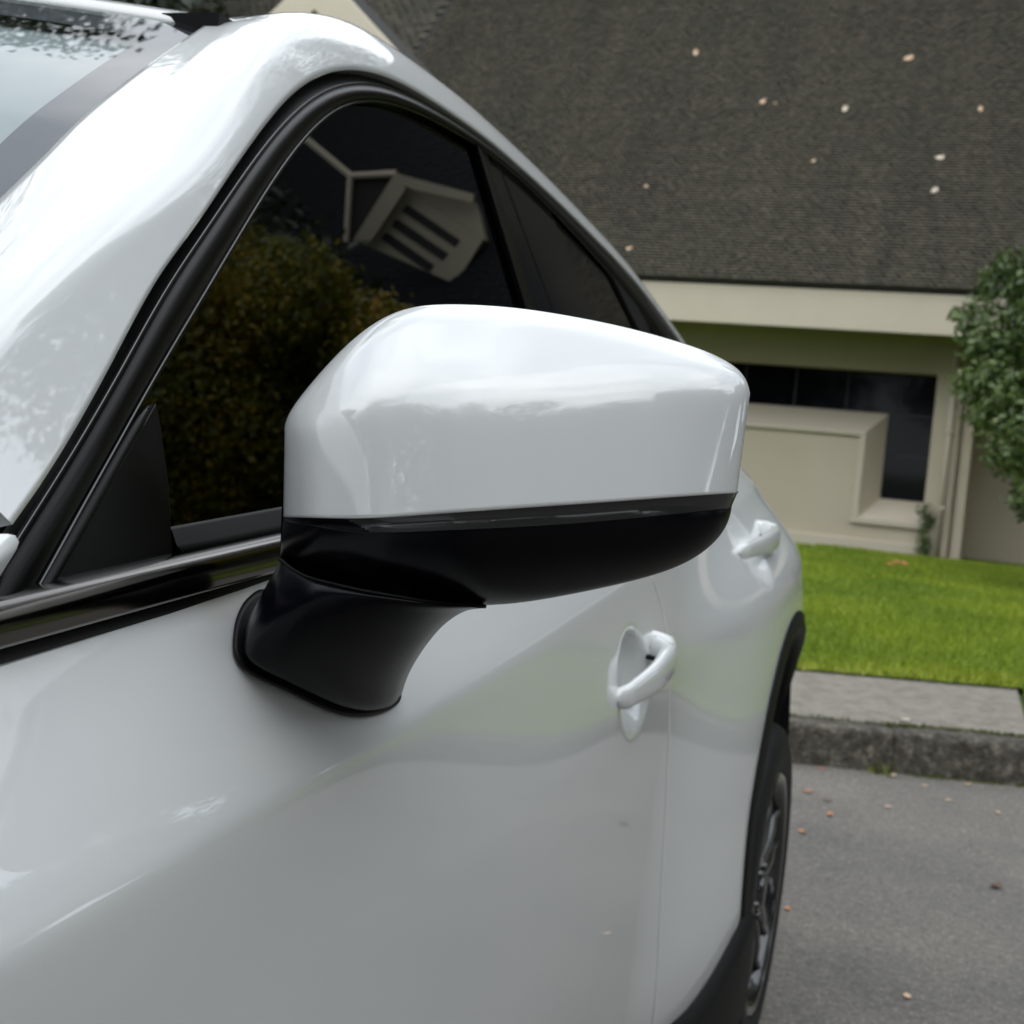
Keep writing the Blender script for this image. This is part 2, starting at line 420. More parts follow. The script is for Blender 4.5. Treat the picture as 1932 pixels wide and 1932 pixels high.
# dark inner structure behind the seams
G = np.zeros((30, 80, 3))
for i, z in enumerate(np.linspace(.30, 1.05, 30)):
    for j, y in enumerate(np.linspace(-.6, 3.38, 80)):
        G[i, j] = (min(skin(y, z+0*y), -.35)-.035-(.10 if math.hypot(y-HUB[1], z-HUB[2]) < .62 else 0)-(.10 if math.hypot(y-.15, z-HUB[2]) < .62 else 0), y, z)
grid('inner_shell', G, CABIN, car)

# ---- door handles: a bar curving out of its recess, thicker and hooked back at the rear
def handle(p0, p1, par, out=.026):
    """flat paddle: thin where it leaves the recess in front, broad and hooked back at the rear"""
    n, k = 30, 16
    V = []
    for i in range(n):
        t = i/(n-1); y = p0[1]+(p1[1]-p0[1])*t; z = p0[2]+(p1[2]-p0[2])*t
        bow = out*(.18+.82*sstep(-.10, .62, t))*(1-.95*sstep(.86, 1.02, t))-.010*(1-sstep(0, .10, t))
        x = p0[0]+(p1[0]-p0[0])*t+bow
        hh = (.0138+.0080*sstep(0, .75, t))*math.sqrt(max(.02, 1-max(0, 1-t/.08)**2))   # half height
        th = .0075+.004*sstep(.3, .9, t)
        for j in range(k):
            a = 2*math.pi*j/k; cu, su = math.cos(a), math.sin(a)
            e = .72
            V.append((x+th*abs(cu)**e*(1 if cu > 0 else -1), y, z+hh*abs(su)**e*(1 if su > 0 else -1)))
    Fc = gridfaces(n, k, 0, True); Fc.append(tuple(range(k-1, -1, -1))); Fc.append(tuple(range((n-1)*k, n*k)))
    h = mesh('handle', V, Fc, PAINT, par, True)
    c = p1+np.array([out*.35, .004, .004])
    V, Fc = tube([c+np.array([-.045, .022, .002]), c+np.array([-.010, .018, .002]), c+np.array([.008, .012, 0]), c+np.array([.014, .006, 0])], [.019, .019, .0175, .008], 16)
    mesh('handle_cover', V, Fc, PAINT, par, True)
    g = p0+(p1-p0)*.86+np.array([out*.25, 0, .001])
    V, Fc = tube([g+np.array([-.016, .012, 0]), g+np.array([-.006, .004, 0]), g+np.array([.004, -.002, 0])], [.0035, .0035, .003], 12)
    mesh('handle_gap_shade', V, Fc, RUBBER, par, True)  # dark plug standing in for the shade in the gap behind the grip
    return h
handle(hf0, hf1, fdoor); handle(hr0, hr1, rdoor)

# ---- wheel-arch and sill cladding
def arch_ring(hub, r0, r1, a0, a1, off, n=72):
    rows = []
    prof = [(r1, -.004), (r1-.004, off*.8), (r1-.014, off), (r0+.022, off+.004), (r0+.008, off), (r0, off-.012), (r0, off-.05)]
    for (r, o) in prof:
        row = []
        for a in np.linspace(a0, a1, n):
            y, z = hub[1]+r*math.cos(a), hub[2]+r*math.sin(a)
            row.append((float(skin(hub[1]+max(r, .455)*math.cos(a), hub[2]+max(r, .455)*math.sin(a)))+o, y, z))
        rows.append(row)
    return np.array(rows)
R_IN, R_OUT = .424, .476
for hub in (HUB, np.array([-.274, .15, .335])):
    if hub is HUB: G = arch_ring(ARC, R_IN, R_OUT, math.radians(-18), math.radians(200), .005)
    else:
        G = arch_ring(ARC, R_IN, R_OUT, math.radians(-18), math.radians(200), .005); G = G+np.array([-.03, .15-HUB[1], 0])
    grid('arch_cladding', G, PLASTIC, car)
    # dark liner inside the arch
    L_ = []
    for dx in (-.03, -.12, -.30):
        L_.append([(HUB[0]+dx, hub[1]+(R_IN+.012)*math.cos(a), ARC[2]+(R_IN+.012)*math.sin(a)) for a in np.linspace(math.radians(-20), math.radians(200), 50)])
    grid('arch_liner', np.array(L_), CABIN, car)
    V, Fc = prism([(HUB[0]-.3, hub[1]+.6*math.cos(a), max(.15, hub[2]+.6*math.sin(a))) for a in np.linspace(0, 2*math.pi, 30)[:-1]], (-.02, 0, 0))
    mesh('arch_back', V, Fc, CABIN, car)
y_s0, y_s1 = .66, 2.285
rows = []
for (dz, dx) in [(.004, -.004), (-.006, .010), (-.02, .014), (-.10, .012), (-.16, -.01), (-.175, -.06)]:
    rows.append([(float(skin(y, ZB))+dx+.012*sstep(1.7, 2.2, y), y, ZB+dz+.09*sstep(1.98, 2.30, y)*(1 if dz > -.05 else .3)) for y in np.linspace(y_s0, y_s1, 60)])
grid('sill_cladding', np.array(rows), PLASTIC, car)
rows = [[(float(skin(y, .36))+dx, y, ZB+dz) for y in np.linspace(3.20, 3.50, 12)] for (dz, dx) in [(.30, -.004), (.29, .012), (.1, .014), (-.12, .0), (-.15, -.05)]]
grid('bumper_cladding', np.array(rows), PLASTIC, car)

# ---- wheels
def lathe(prof, n, hub):
    V = []
    for (r, x) in prof:
        for j in range(n):
            a = 2*math.pi*j/n; V.append((hub[0]+x, hub[1]+r*math.cos(a), hub[2]+r*math.sin(a)))
    return V, gridfaces(len(prof), n, 0, True)
def wheel(hub):
    V, Fc = lathe([(.232, -.012), (.240, -.001), (.246, .0), (.262, .003), (.290, .004), (.310, -.002), (.322, -.010), (.330, -.024), (.334, -.05), (.334, -.17), (.325, -.2), (.24, -.21)], 72, hub)
    w = mesh('wheel', V, Fc, TYRE, car, True)
    w['label'] = 'road wheel with dark tyre and gloss black spokes'
    V, Fc = lathe([(.236, -.006), (.232, .001), (.226, .0), (.220, -.010), (.212, -.03), (.208, -.16), (.05, -.165)], 72, hub)
    rim = mesh('rim', V, Fc, RIM, w, True)
    for k in range(5):
        a0 = math.radians(90+72*k+4)
        for s in (-1, 1):
            V = []; rs = [.052, .10, .15, .19, .222]; 
            for i, r in enumerate(rs):
                ang = a0+s*(.34-.62*(r-.05)*(1.0)-.06*(i == 0))*(.052/r)**.15
                hw = .012-.003*i/4; th = .016; x = -.022+.010*math.sin(math.pi*(r-.05)/.18)+.010*(r > .2)
                c, sn = math.cos(ang), math.sin(ang)
                for (u, xx) in ((-hw, x-th), (-hw*.8, x-.002), (0, x+.003), (hw*.8, x-.002), (hw, x-th)):
                    V.append((hub[0]+xx, hub[1]+r*c-u*sn, hub[2]+r*sn+u*c))
            mesh('spoke', V, gridfaces(5, 5), RIM, w, True)
    V, Fc = lathe([(.074, -.05), (.072, -.022), (.062, -.016), (.034, -.020), (.032, -.008), (.028, -.004), (.001, -.003)], 40, hub)
    mesh('hub_cap', V, Fc, RIM, w, True)
    for k in range(5):
        a = math.radians(54+72*k); c = (hub[1]+.050*math.cos(a), hub[2]+.050*math.sin(a))
        V, Fc = tube([(hub[0]-.03, *c), (hub[0]-.010, *c), (hub[0]-.008, *c)], [.010, .010, .006], 6)
        mesh('wheel_nut', V, Fc, RIM, w, True)
    V, Fc = lathe([(.15, -.07), (.15, -.075), (.05, -.075)], 40, hub)
    mesh('brake_disc', V, Fc, CHROME, w, True)
wheel(HUB); wheel(np.array([-.304, .15, .335]))

# ---- the painted pillar and roof rail around the door frame
O_px = [(-75, 1150), (-28, 1068), (19, 994), (40, 968), (109, 865), (187, 730), (300, 520), (368, 429), (440, 320), (477, 267), (540, 186), (572, 156), (597, 142), (630, 130), (667, 127), (710, 135), (777, 165), (859, 219), (912, 255), (979, 313), (1045, 372), (1099, 425), (1165, 492), (1205, 535), (1253, 601), (1285, 644), (1325, 705), (1368, 785)]
NO = 170
Opx = catmull(O_px, NO)
def smooth2(c, w):
    k = np.hanning(w+2)[1:-1]; k /= k.sum(); h = w//2
    s = np.stack([np.convolve(np.pad(c[:, a], h, mode='reflect', reflect_type='odd'), k, 'valid') for a in (0, 1)], 1)
    return s
Opx = smooth2(Opx, 15)
O3 = np.array([gl(*p, .012) for p in Opx])
# partner edge: windscreen side along the pillar, roof side along the rail
ip = int(np.argmin(np.hypot(Opx[:, 0]-585, Opx[:, 1]-148)))
Wpx = catmull([(-420, 790), (-250, 622), (-100, 473), (0, 374), (80, 296), (160, 216), (260, 136), (330, 86), (392, 44)], ip+1)
W3 = np.array([gl(*p, -.054) for p in Wpx])
i0 = ip
tan = np.gradient(O3, axis=0); tan /= np.linalg.norm(tan, axis=1)[:, None]
mdir = np.cross(tan, NG); mdir /= np.linalg.norm(mdir, axis=1)[:, None]
if mdir[40] @ np.array([0, -.5, 1]) < 0: mdir = -mdir
end = W3[-1]
Wr = []
for i in range(ip+1, NO):
    u = (i-ip)/(NO-1-ip)
    b = O3[i]+np.array([-.115, 0, 0])+np.array([0, 0, 1])*(.058-.030*u)
    w0 = end+(O3[i]-O3[ip])*np.array([1, 1, 1])
    k = sstep(0, .16, u); Wr.append(w0*(1-k)+b*k)
W3 = np.concatenate([W3, np.array(Wr)])
NP_ = 34
G = np.zeros((NO, NP_, 3))
fr = np.linspace(0, 1, NP_)
for i in range(NO):
    k = sstep(ip-22, ip+6, i)
    A = B = None
    if k < 1:                                       # pillar: broad side face, rounded over to the windscreen
        lowk = 1-sstep(ip*.30, ip*.98, i)
        f0 = .46*lowk; p_ = 2.1-.4*(1-lowk)
        A = np.zeros((NP_, 3))
        for j, f_ in enumerate(fr):
            g_ = (max(0, f_-f0)/(1-f0))**p_
            cr = .0016*math.exp(-((f_-.74)/.035)**2)
            A[j] = gl(*lerp(Opx[i], Wpx[min(i, ip)], f_), .012-.010*f_-.056*g_+cr)
    if k > 0:                                       # rail: quarter round from the door frame to the roof
        D = np.linalg.norm(W3[i]-O3[i]); q = np.array([-1, 0, .03])
        P0, P1, P2, P3 = O3[i], O3[i]+(mdir[i]-NG*.06)*.74*D, W3[i]-q*.36*D, W3[i]
        t = fr[:, None]
        B = (1-t)**3*P0+3*t*(1-t)**2*P1+3*t*t*(1-t)*P2+t**3*P3
    G[i] = A if B is None else B if A is None else A*(1-k)+B*k
lipo = np.stack([O3-NG*.030+mdir*.004, O3-NG*.004+mdir*.0005, O3-NG*.001+mdir*.0001], 1)
RAIL_G = G
G2 = np.concatenate([lipo, G, (W3+np.array([0, 0, -.03]))[:, None]], 1)
lo = int(np.argmin(np.hypot(Opx[:, 0]-19, Opx[:, 1]-994)))
pill = grid('roof_pillar', G2[lo:], PAINT, car)
# ---- black door frame (sash) on the plane of the windows
I_px = [(-35, 1290), (51, 1145), (109, 1041), (156, 954), (218, 845), (281, 730), (370, 580), (460, 429), (527, 320), (583, 247), (620, 213), (660, 190), (693, 183), (727, 187), (777, 203), (843, 240), (890, 265), (960, 316), (1030, 385), (1099, 457), (1150, 515), (1195, 570), (1240, 632), (1275, 690), (1320, 770)]
L1_px = [(-62, 1165), (-5, 1075), (40, 1003), (128, 865), (208, 730), (320, 530), (390, 429), (462, 322), (530, 233), (577, 187), (620, 160), (663, 148), (703, 151), (777, 180), (859, 229), (912, 263), (979, 320), (1045, 379), (1099, 432), (1165, 499), (1205, 543), (1251, 606), (1283, 650), (1323, 712), (1366, 790)]
NS = 150
def pair(a, b, n):                                  # resample b so that it runs alongside a
    A = catmull(a, n); B = catmull(b, n*6)
    out = []; j = 0
    for i in range(n):
        lo_, hi_ = j, min(len(B), j+90)
        dd = np.hypot(*(B[lo_:hi_]-A[i]).T); j2 = lo_+int(np.argmin(dd)); j = max(j, j2); out.append(B[j])
    return A, np.array(out)
Ib = catmull(I_px, NS)
def along(px_list, n=NS): return catmull(px_list, n)
def strip(name, curves, m, parent):
    """curves: list of (pixel curve, offset from glass plane); lofted side by side"""
    rows = [np.array([gl(*p, o) for p in c]) for c, o in curves]
    return grid(name, np.array(rows), m, parent)
# match by angle: use normals from the outer curve
Oc = resample(Opx, NS)
def match(B):
    """for each outer point the point of B hit along the local normal"""
    T = np.gradient(Oc, axis=0); T /= np.linalg.norm(T, axis=1)[:, None]
    B = catmull(B, 1200); out = []
    last = 0
    for i in range(NS):
        d = B-Oc[i]; s = np.abs(d@T[i])+.25*np.linalg.norm(d, axis=1)
        j = int(np.argmin(s)); j = max(j, last); last = j; out.append(B[j])
    out = np.array(out)
    k = np.ones(9)/9
    sm = np.stack([np.convolve(np.pad(out[:, c], 4, mode='edge'), k, 'valid') for c in (0, 1)], 1)
    return smooth2(sm, 13)
L1c, Ic = match(L1_px), match(I_px)
frame = strip('window_frame', [(lerp(Oc, L1c, -.3), -.012), (lerp(Oc, L1c, .10), -.004), (lerp(Oc, L1c, .55), .000), (lerp(Oc, L1c, .85), .0035), (L1c, .0045), (lerp(L1c, Ic, .025), .0045), (lerp(L1c, Ic, .05), .003)], RUBBER, car)
w_ = [(.04, .003), (.07, .0065), (.12, .0085), (.3, .0112), (.5, .0122), (.7, .0112), (.85, .0085), (.92, .0062), (.95, .0045), (.965, .0062), (.985, .0068), (1.0, .0062), (1.03, .003), (1.09, .0005), (1.14, -.004)]
strip('sash', [(lerp(L1c, Ic, t), o) for t, o in w_], SATIN, frame)
def bead(name, c, off, r, m, parent):
    P = np.array([gl(*q, off) for q in c]); V, Fc = tube(P, r, 8); return mesh(name, V, Fc, m, parent, True)
bead('frame_lip', lerp(L1c, Ic, .02), .0050, .0013, LIP, frame)
bead('frame_lip', lerp(L1c, Ic, 1.0), .0066, .0011, LIP, frame)
# ---- windows (points in the plane of the glass)
def gyz(px, py): p = gl(px, py); return p[1], p[2]
bT, bB = np.array(gyz(899, 262)), np.array(gyz(1001, 581))
bD = (bB-bT)/(bB[1]-bT[1])
def bl(z, dy=0.): return bT[0]+bD[0]*(z-bT[1])+dy
beltz = lambda y: 1.100+gy(y)
top = [gyz(*p) for p in catmull([(20, 1200), (109, 1041), (218, 845), (281, 730), (370, 580), (460, 429), (527, 320), (583, 247), (620, 213), (660, 190), (693, 183), (727, 187), (777, 203), (843, 240), (895, 262)], 60)]
def glass_poly(name, yz, m, parent, off=0.0, thick=.004):
    V, Fc = prism([glyz(y, z, off) for y, z in yz], -NG*thick); return mesh(name, V, Fc, m, parent)
zb_ = beltz(1.8)-.02
yb = bl(zb_)
front_yz = top+[(yb, zb_)]+[(y, beltz(y)-.02) for y in np.linspace(yb-.05, top[0][0], 12)]
glass_poly('window', front_yz, GLASS, fdoor, 0)
# inner dark ring seen through the edge of the pane, and the weather strip below it
def bar_yz(name, a, b, wa, wb, off, m, parent, th=.006):
    """flat strip between two points in the glass plane with widths along y"""
    poly = [(a[0], a[1]), (a[0]+wa, a[1]), (b[0]+wb, b[1]), (b[0], b[1])]
    V, Fc = prism([glyz(y, z, off) for y, z in poly], -NG*th); o = mesh(name, V, Fc, m, parent); bevel(o, .0012); return o
z1, z2 = bT[1]+.012, beltz(1.9)-.02
def px_yz(*p): return gyz(*p)
def quad_px(name, pts, off, m, parent, th=.006, bev=.0012):
    V, Fc = prism([glyz(*gyz(*p), off) for p in pts], -NG*th); o = mesh(name, V, Fc, m, parent)
    if bev: bevel(o, bev)
    return o
def ext(p, q, t): return (p[0]+(q[0]-p[0])*t, p[1]+(q[1]-p[1])*t)
r_l = ((884, 258), (981, 581)); r_r = ((899, 258), (1001, 581)); s_l = ((916, 258), (1036, 581))
quad_px('pillar_rubber', [r_l[0], r_r[0], ext(*r_r, 2.0), ext(*r_l, 2.0)], .0065, SATIN, fdoor)
quad_px('pillar_rubber', [ext(*r_l, 0), (889, 258), (988, 581), ext((889, 258), (988, 581), 2.0), ext(*r_l, 2.0)], .0085, SATIN, fdoor)
quad_px('pillar_cover', [r_r[0], (914.5, 258), ext((914.5, 258), (1034.5, 581), 2.0), ext(*r_r, 2.0)], .004, GLOSSB, fdoor)
quad_px('pillar_cover', [(917, 258), (975, 318), (1018, 362), (1110, 581), ext((1018, 362), (1110, 581), 2.0), ext((917, 258), (1036, 581), 2.0)], .004, GLOSSB, rdoor)
# rear window, its seal and the small fixed pane behind
quad_px('window', [(1010, 352), (1060, 392), (1128, 465), (1150, 500), (1215, 625), (1290, 800), (1230, 900), (1115, 600)], .0025, PRIV, rdoor, .004, 0)
quad_px('window_seal', [(970, 322), (1050, 384), (1128, 466), (1154, 498), (1212, 612), (1290, 770), (1272, 790), (1196, 622), (1139, 508), (1118, 480), (1042, 402), (981, 342)], .008, RUBBER, rdoor)
quad_px('quarter_window', [(1010, 345), (1100, 425), (1165, 492), (1205, 535), (1253, 601), (1330, 720), (1340, 800), (1270, 760), (1200, 610), (1150, 505)], .0015, PRIV, rdoor, .003, 0)
# ---- sail panel in the corner behind the pillar
sail = quad_px('sail_panel', [(283, 762), (290, 790), (308, 917), (317, 1094), (60, 1150), (75, 1122)], .0045, SATIN, fdoor, .006)
pth = np.array([gl(*p, .0060) for p in catmull([(279, 768), (240, 832), (170, 955), (110, 1060), (72, 1126)], 30)])
V, Fc = tube(pth, np.concatenate([[.0012, .0026, .0034], np.full(27, .0040)]), 14)
mesh('sail_bead', V, Fc, SATIN, sail, True)
# ---- waist trim: rubber, dark chrome strip, inner weather strip
def waist(prof, m, name, parent, ya=.2, yb=2.9, n=70):
    rows = []
    for (x, z) in prof:
        rows.append([(x-KG*float(gy(y))-.0*y, y, z+float(gy(y))) for y in np.linspace(ya, yb, n)])
    return grid(name, np.array(rows), m, parent)
waist([(-.460, 1.058), (-.430, 1.058), (-.4265, 1.060), (-.4260, 1.066), (-.430, 1.069)], RUBBER, 'waist_seal', fdoor)
waist([(-.430, 1.0675), (-.4235, 1.0680), (-.4215, 1.0690), (-.4205, 1.0715), (-.4208, 1.0800), (-.4222, 1.0850), (-.4250, 1.0885), (-.4290, 1.0905), (-.4360, 1.0915), (-.4440, 1.0915)], CHROME, 'waist_trim', fdoor)
waist([(-.4380, 1.0912), (-.4370, 1.0935), (-.4400, 1.0955), (-.4445, 1.1045), (-.4470, 1.1060), (-.4500, 1.1050)], RUBBER, 'weather_strip', fdoor, .724, 1.75)

# ---- windscreen with black band, roof with its leading edge
nW = ip+1
ws = np.zeros((nW, 40, 3))
sarr = np.linspace(0, 1.30, 40)
def wsp(p, s, drop=0.):
    return np.array([p[0]-s, p[1]-.40*s+.307*s*s, p[2]+.05*s*(1.3-s)])
for i in range(nW):
    for j, s in enumerate(sarr): ws[i, j] = wsp(W3[i]+np.array([0, 0, -.004]), s)
lo_w = 0
scr = grid('windscreen', ws, WSGLASS, car)
nf = unit(np.cross(ws[30, 8]-ws[30, 0], ws[60, 0]-ws[30, 0])); nf = nf if nf[2] > 0 else -nf
fb = []
for i in range(nW):
    fb.append([wsp(W3[i]+np.array([0, 0, -.004]), s)-nf*.004 for s in (-.01, .0, .018, .036)])
grid('frit_band', np.array(fb), FRIT, scr)
fb = [[ws[-1-i, j]-nf*.0045 for j in range(40)] for i in range(0, 4)]
grid('frit_band', np.array(fb), FRIT, scr)
# pale sheet added under the windscreen, stands in for inner reflections and interior light
grid('windscreen_backing', ws[:, ::3]-nf*.014, WSBACK, car)
edge = np.array([wsp(W3[ip]+np.array([0, 0, -.004]), s) for s in np.linspace(.012, 1.288, 60)])
rows = []
for (dy, dz) in [(.004, -.012), (.002, .000), (.004, .005), (.012, .0105), (.03, .017), (.08, .029), (.16, .042), (.35, .055), (.7, .045), (1.2, .008), (1.7, -.085), (2.1, -.21), (2.35, -.34)]:
    tx = np.linspace(1, -1, 60)*.035*max(0, dy-.3)
    rows.append(edge+np.array([0, dy, dz])-np.stack([tx, 0*tx, 0*tx], 1))
grid('roof', np.array(rows), PAINT, car)
# black ditch between roof skin and rail, and its end cap above the windscreen corner
e0_ = edge[0]
dl = [(-.006, -.010), (.02, .000), (.06, .010), (.12, .022), (.3, .040), (.55, .040)]
rows = [[e0_+np.array([dx, dy, dz-dd]) for (dy, dz) in dl] for (dx, dd) in ((-.012, .004), (.006, .006), (.030, .004))]
grid('roof_ditch', np.array(rows), RUBBER, car)
V, Fc = boxv(*(sorted([e0_[0]-.03, e0_[0]+.028])), e0_[1]-.004, e0_[1]+.6, e0_[2]-.08, e0_[2]+.010); mesh('roof_ditch', V, Fc, RUBBER, car)
# ---- cowl corner of the fender and the bonnet
tipo = [(-160, 1010), (0, 1006), (22, 1006), (33, 1010), (38, 1019), (36, 1030), (31, 1039), (0, 1089), (-40, 1152), (-160, 1330)]
tip = catmull(tipo, 40)
c3 = np.array([gl(*p, .022) for p in tip])
cen = np.array([gl(-100, 1120, .030)])
rows = [c3-NG*.03, c3-NG*.006, c3-NG*.001]+[lerp(c3, cen, t)+NG*.006*math.sin(t*math.pi/2) for t in (.02, .05, .1, .2, .4, .7)]
grid('fender_corner', np.array(rows), PAINT, car)
hx = np.linspace(-.47, -1.78, 24); hyv = np.linspace(.42, -.75, 20)
G = np.array([[(x, y-.10*(1-((x+1.12)/.66)**2), 1.045-.13*((.42-y)/1.17)**1.6+.035*(1-((x+1.12)/.66)**2)) for x in hx] for y in hyv])
grid('bonnet', G, PAINT, car)
V, Fc = boxv(-1.85, -.47, -.86, -.74, .25, .86); o = mesh('front_bumper', V, Fc, PAINT, car); bevel(o, .06, 4)
# ---- cabin: dark lining behind the glass
V, Fc = [], []
yz = [(.62, 1.0), (1.15, 1.36), (1.6, 1.44), (2.5, 1.40), (3.1, 1.15), (3.25, .95), (3.3, .35), (.6, .35)]
prism([np.array([-.56-KG*max(0, z-1.08), y, z]) for y, z in yz], (-1.0, 0, 0), V, Fc); mesh('cabin', V, Fc, CABIN, car)
# seats seen faintly behind the tinted panes
# ---- tail
V, Fc = boxv(-1.72, -.52, 3.36, 3.46, .35, 1.18); o = mesh('tailgate', V, Fc, PAINT, car); bevel(o, .04, 3)
tp = np.array([onskin(1440, 905)])
pl = []
for (dy, dz, dx) in [(-.10, .02, 0), (0, .055, .004), (.10, .045, -.03), (.10, -.03, -.03), (0, -.04, .006), (-.08, -.005, 0)]:
    pl.append(np.array([0, 3.34+dy, 1.135+dz])+np.array([float(skin(3.34+dy, 1.135+dz))+.012+dx, 0, 0]))
V, Fc = prism(pl, (-.05, 0, 0)); o = mesh('tail_lamp', V, Fc, TAIL, car); bevel(o, .008, 3)
# rear pillar closing the side above the quarter panel
qs = np.linspace(2.55, 3.40, 14)
rows = [[(skin(y, ZTOP+.02+gy(y)), y, ZTOP+.02+float(gy(y))) for y in qs],
        [(skin(y, ZTOP+.02+gy(y))-.02, y, ZTOP+.045+float(gy(y))) for y in qs],
        [(-.74-.25*max(0, y-2.9), y, 1.34-.9*max(0, y-2.8)**1.3) for y in qs]]
grid('rear_pillar', np.array(rows), PAINT, car)

# =================================================================== DOOR MIRROR (part of the car)
MP, MN = np.array([-.25, .800, 1.16]), unit([.17, -1, .10])      # plane of the rear rim
def mcurve(pts, n): return catmull(pts, n)
NSX = 120
topc = mcurve([(537, 806), (540, 792), (552, 768), (587, 723), (632, 672), (686, 622), (728, 595), (771, 580), (819, 574.5), (899, 575), (984, 582), (1070, 595), (1166, 614), (1262, 639), (1336, 664), (1379, 686), (1401, 704), (1411, 722), (1415, 742)], NSX)
capb = mcurve([(534, 974), (686, 976), (846, 966), (1006, 955), (1166, 944), (1272, 936), (1391, 928)], NSX)
sigb = mcurve([(533, 981), (690, 1003), (846, 1000), (1059, 989), (1200, 977), (1379, 958)], NSX)
botc = mcurve([(528, 1056), (552, 1072), (579, 1086), (686, 1112), (792, 1131), (880, 1141), (915, 1142), (990, 1136), (1123, 1112), (1230, 1086), (1294, 1062), (1336, 1035), (1363, 1006), (1374, 985), (1379, 966)], NSX)
def sx(c):                                          # position of each column between the two ends
    return np.linspace(0, 1, NSX)
S = np.linspace(0, 1, NSX)
# columns follow x rather than arc length so that they stay upright
def by_x(c, f):
    x = c[:, 0]; x = np.maximum.accumulate(x+np.arange(len(x))*1e-6)
    xs = x[0]+(x[-1]-x[0])*f
    return np.stack([xs, np.interp(xs, x, c[:, 1])], 1)
f = (1-np.cos(np.pi*S))/2*.75+S*.25                 # finer near the two ends
def mixcol(c):
    a = by_x(c, f); n = len(c)
    s = np.concatenate([[0], np.cumsum(np.hypot(*np.diff(c, axis=0).T))]); s /= s[-1]
    b = np.stack([np.interp(f, s, c[:, 0]), np.interp(f, s, c[:, 1])], 1)
    return .35*a+.65*b
TOPm, CAPm, SIGm, BOTm = mixcol(topc), mixcol(capb), mixcol(sigb), mixcol(botc)
NT1, NT2, NT3 = 70, 8, 46
def rnd(x, w): return np.sqrt(np.maximum(0, 1-(1-np.clip(np.asarray(x, float)/w, 0, 1))**2))
xf = (f)                                            # 0 inner .. 1 outer
def rnd2(x, w, e=2.7): return np.sqrt(np.maximum(0, 1-(1-np.clip(x/w, 0, 1))**e))
endL = rnd2(xf, .095); endR = rnd2(1-xf, .24)
Aend = endL*endR
width_in = np.clip(xf, 0, 1)
TRg = np.interp(xf, [0, .07, .2, .42, .65, .87, 1], [.12, .28, .35, .41, .35, .19, .09])
Drid = np.interp(xf, [0, .06, .2, .42, .6, .8, .95, 1], [.022, .042, .062, .068, .058, .040, .026, .020])
kk = np.ones(9)/9
TRg = np.convolve(np.pad(TRg, 4, mode='edge'), kk, 'valid'); Drid = np.convolve(np.pad(Drid, 4, mode='edge'), kk, 'valid')
RIMR = .010
def bulge_cap(t):                                   # t: 0 top edge .. 1 lower edge of the cap
    up = np.clip(t/TRg, 0, 1)
    soft = .055                                      # rounding of the ridge
    x = (t-TRg)/soft
    below = soft*np.log1p(np.exp(np.clip(x, -40, 40)))        # smooth max(0, t-TR)
    lin = t-below                                   # rises until the ridge, then stays
    lin0 = 0-soft*np.log1p(np.exp(np.clip(-TRg/soft, -40, 40)))
    lin = np.clip((lin-lin0)/TRg, 0, 1.2)
    return RIMR*rnd(t, .10)+(Drid-RIMR)*lin**.92+.012*np.clip(t-TRg*.8, 0, 1)
def mpoint(px, b):
    """a point b metres in front of the rear rim"""
    d = np.array([ray(*p) for p in px]); t = ((MP-EYE)@MN)/(d@MN)
    return EYE+d*(t-b)[:, None]
capG = []
for i in range(NT1):
    u = i/(NT1-1); t = u*u*(1.7-.7*u) if u < 1 else 1.0
    capG.append(mpoint(lerp(TOPm, CAPm, t), bulge_cap(t)*Aend))
bC = bulge_cap(1.0)
def bulge_low(t):                                   # 0 below the cap .. 1 lower silhouette
    return (bC-.0015)*(1-t)**.18*np.sqrt(np.maximum(0, 1-t**2.4))*.99
mir = mesh('wing_mirror', *boxv(-.30, -.28, .775, .80, 1.10, 1.16), MBLACK, car)
mir['label'] = 'door mirror with white cap and black housing'
cap = np.array(capG)
cap = np.concatenate([cap, (cap[-1]*1.0+np.array([0, .0008, -.0006]))[None], (cap[-1]+np.array([0, .006, -.0008]))[None]])
grid('mirror_cap', cap, PAINT, mir)
sigG, lowG = [], []
for i in range(NT2):
    t = i/(NT2-1); bb = (bC-.0018-.0006*math.sin(math.pi*t))*Aend
    p = lerp(CAPm+np.array([0, 2.0]), SIGm, t); sigG.append(mpoint(p, bb*(1-.012*t)))
# the lamp lens fills the middle and outer part of that band, black plastic the inner end
ks = int(np.argmin(np.abs(CAPm[:, 0]-700)))
sg = np.array(sigG)
k_in = int(np.argmin(np.abs(CAPm[:, 0]-652)))
V = sg.reshape(-1, 3)
fl_, fs_ = [], []
for (a, b, c, d) in gridfaces(NT2, NSX):
    i, j = divmod(a, NSX)
    lens = j >= k_in+ (ks-k_in)*(i/(NT2-2)) and j < NSX-3
    (fl_ if lens else fs_).append((a, b, c, d))
mesh('turn_signal', V, fl_, SMOKE, mir, True)
for i in range(NT3):
    u = i/(NT3-1); t = 1-(1-u)**1.8
    lowG.append(mpoint(lerp(SIGm, BOTm, t), np.maximum(bulge_low(np.full(NSX, t)), 0)*Aend*.985))
low = np.array(lowG)
low = np.concatenate([sg[-1][None], low])
ob = grid('mirror_housing', low, MBLACK, mir)
mesh('mirror_band', V+np.array([0, .0006, 0]), fs_, MBLACK, mir, True)
# thin gap of shadow between cap and lamp
gp = [lerp(cap[-3], sg[0], t)+np.array([0, .004, 0]) for t in (-.4, .5, 1.4)]
grid('cap_gap', np.array(gp), RUBBER, mir)
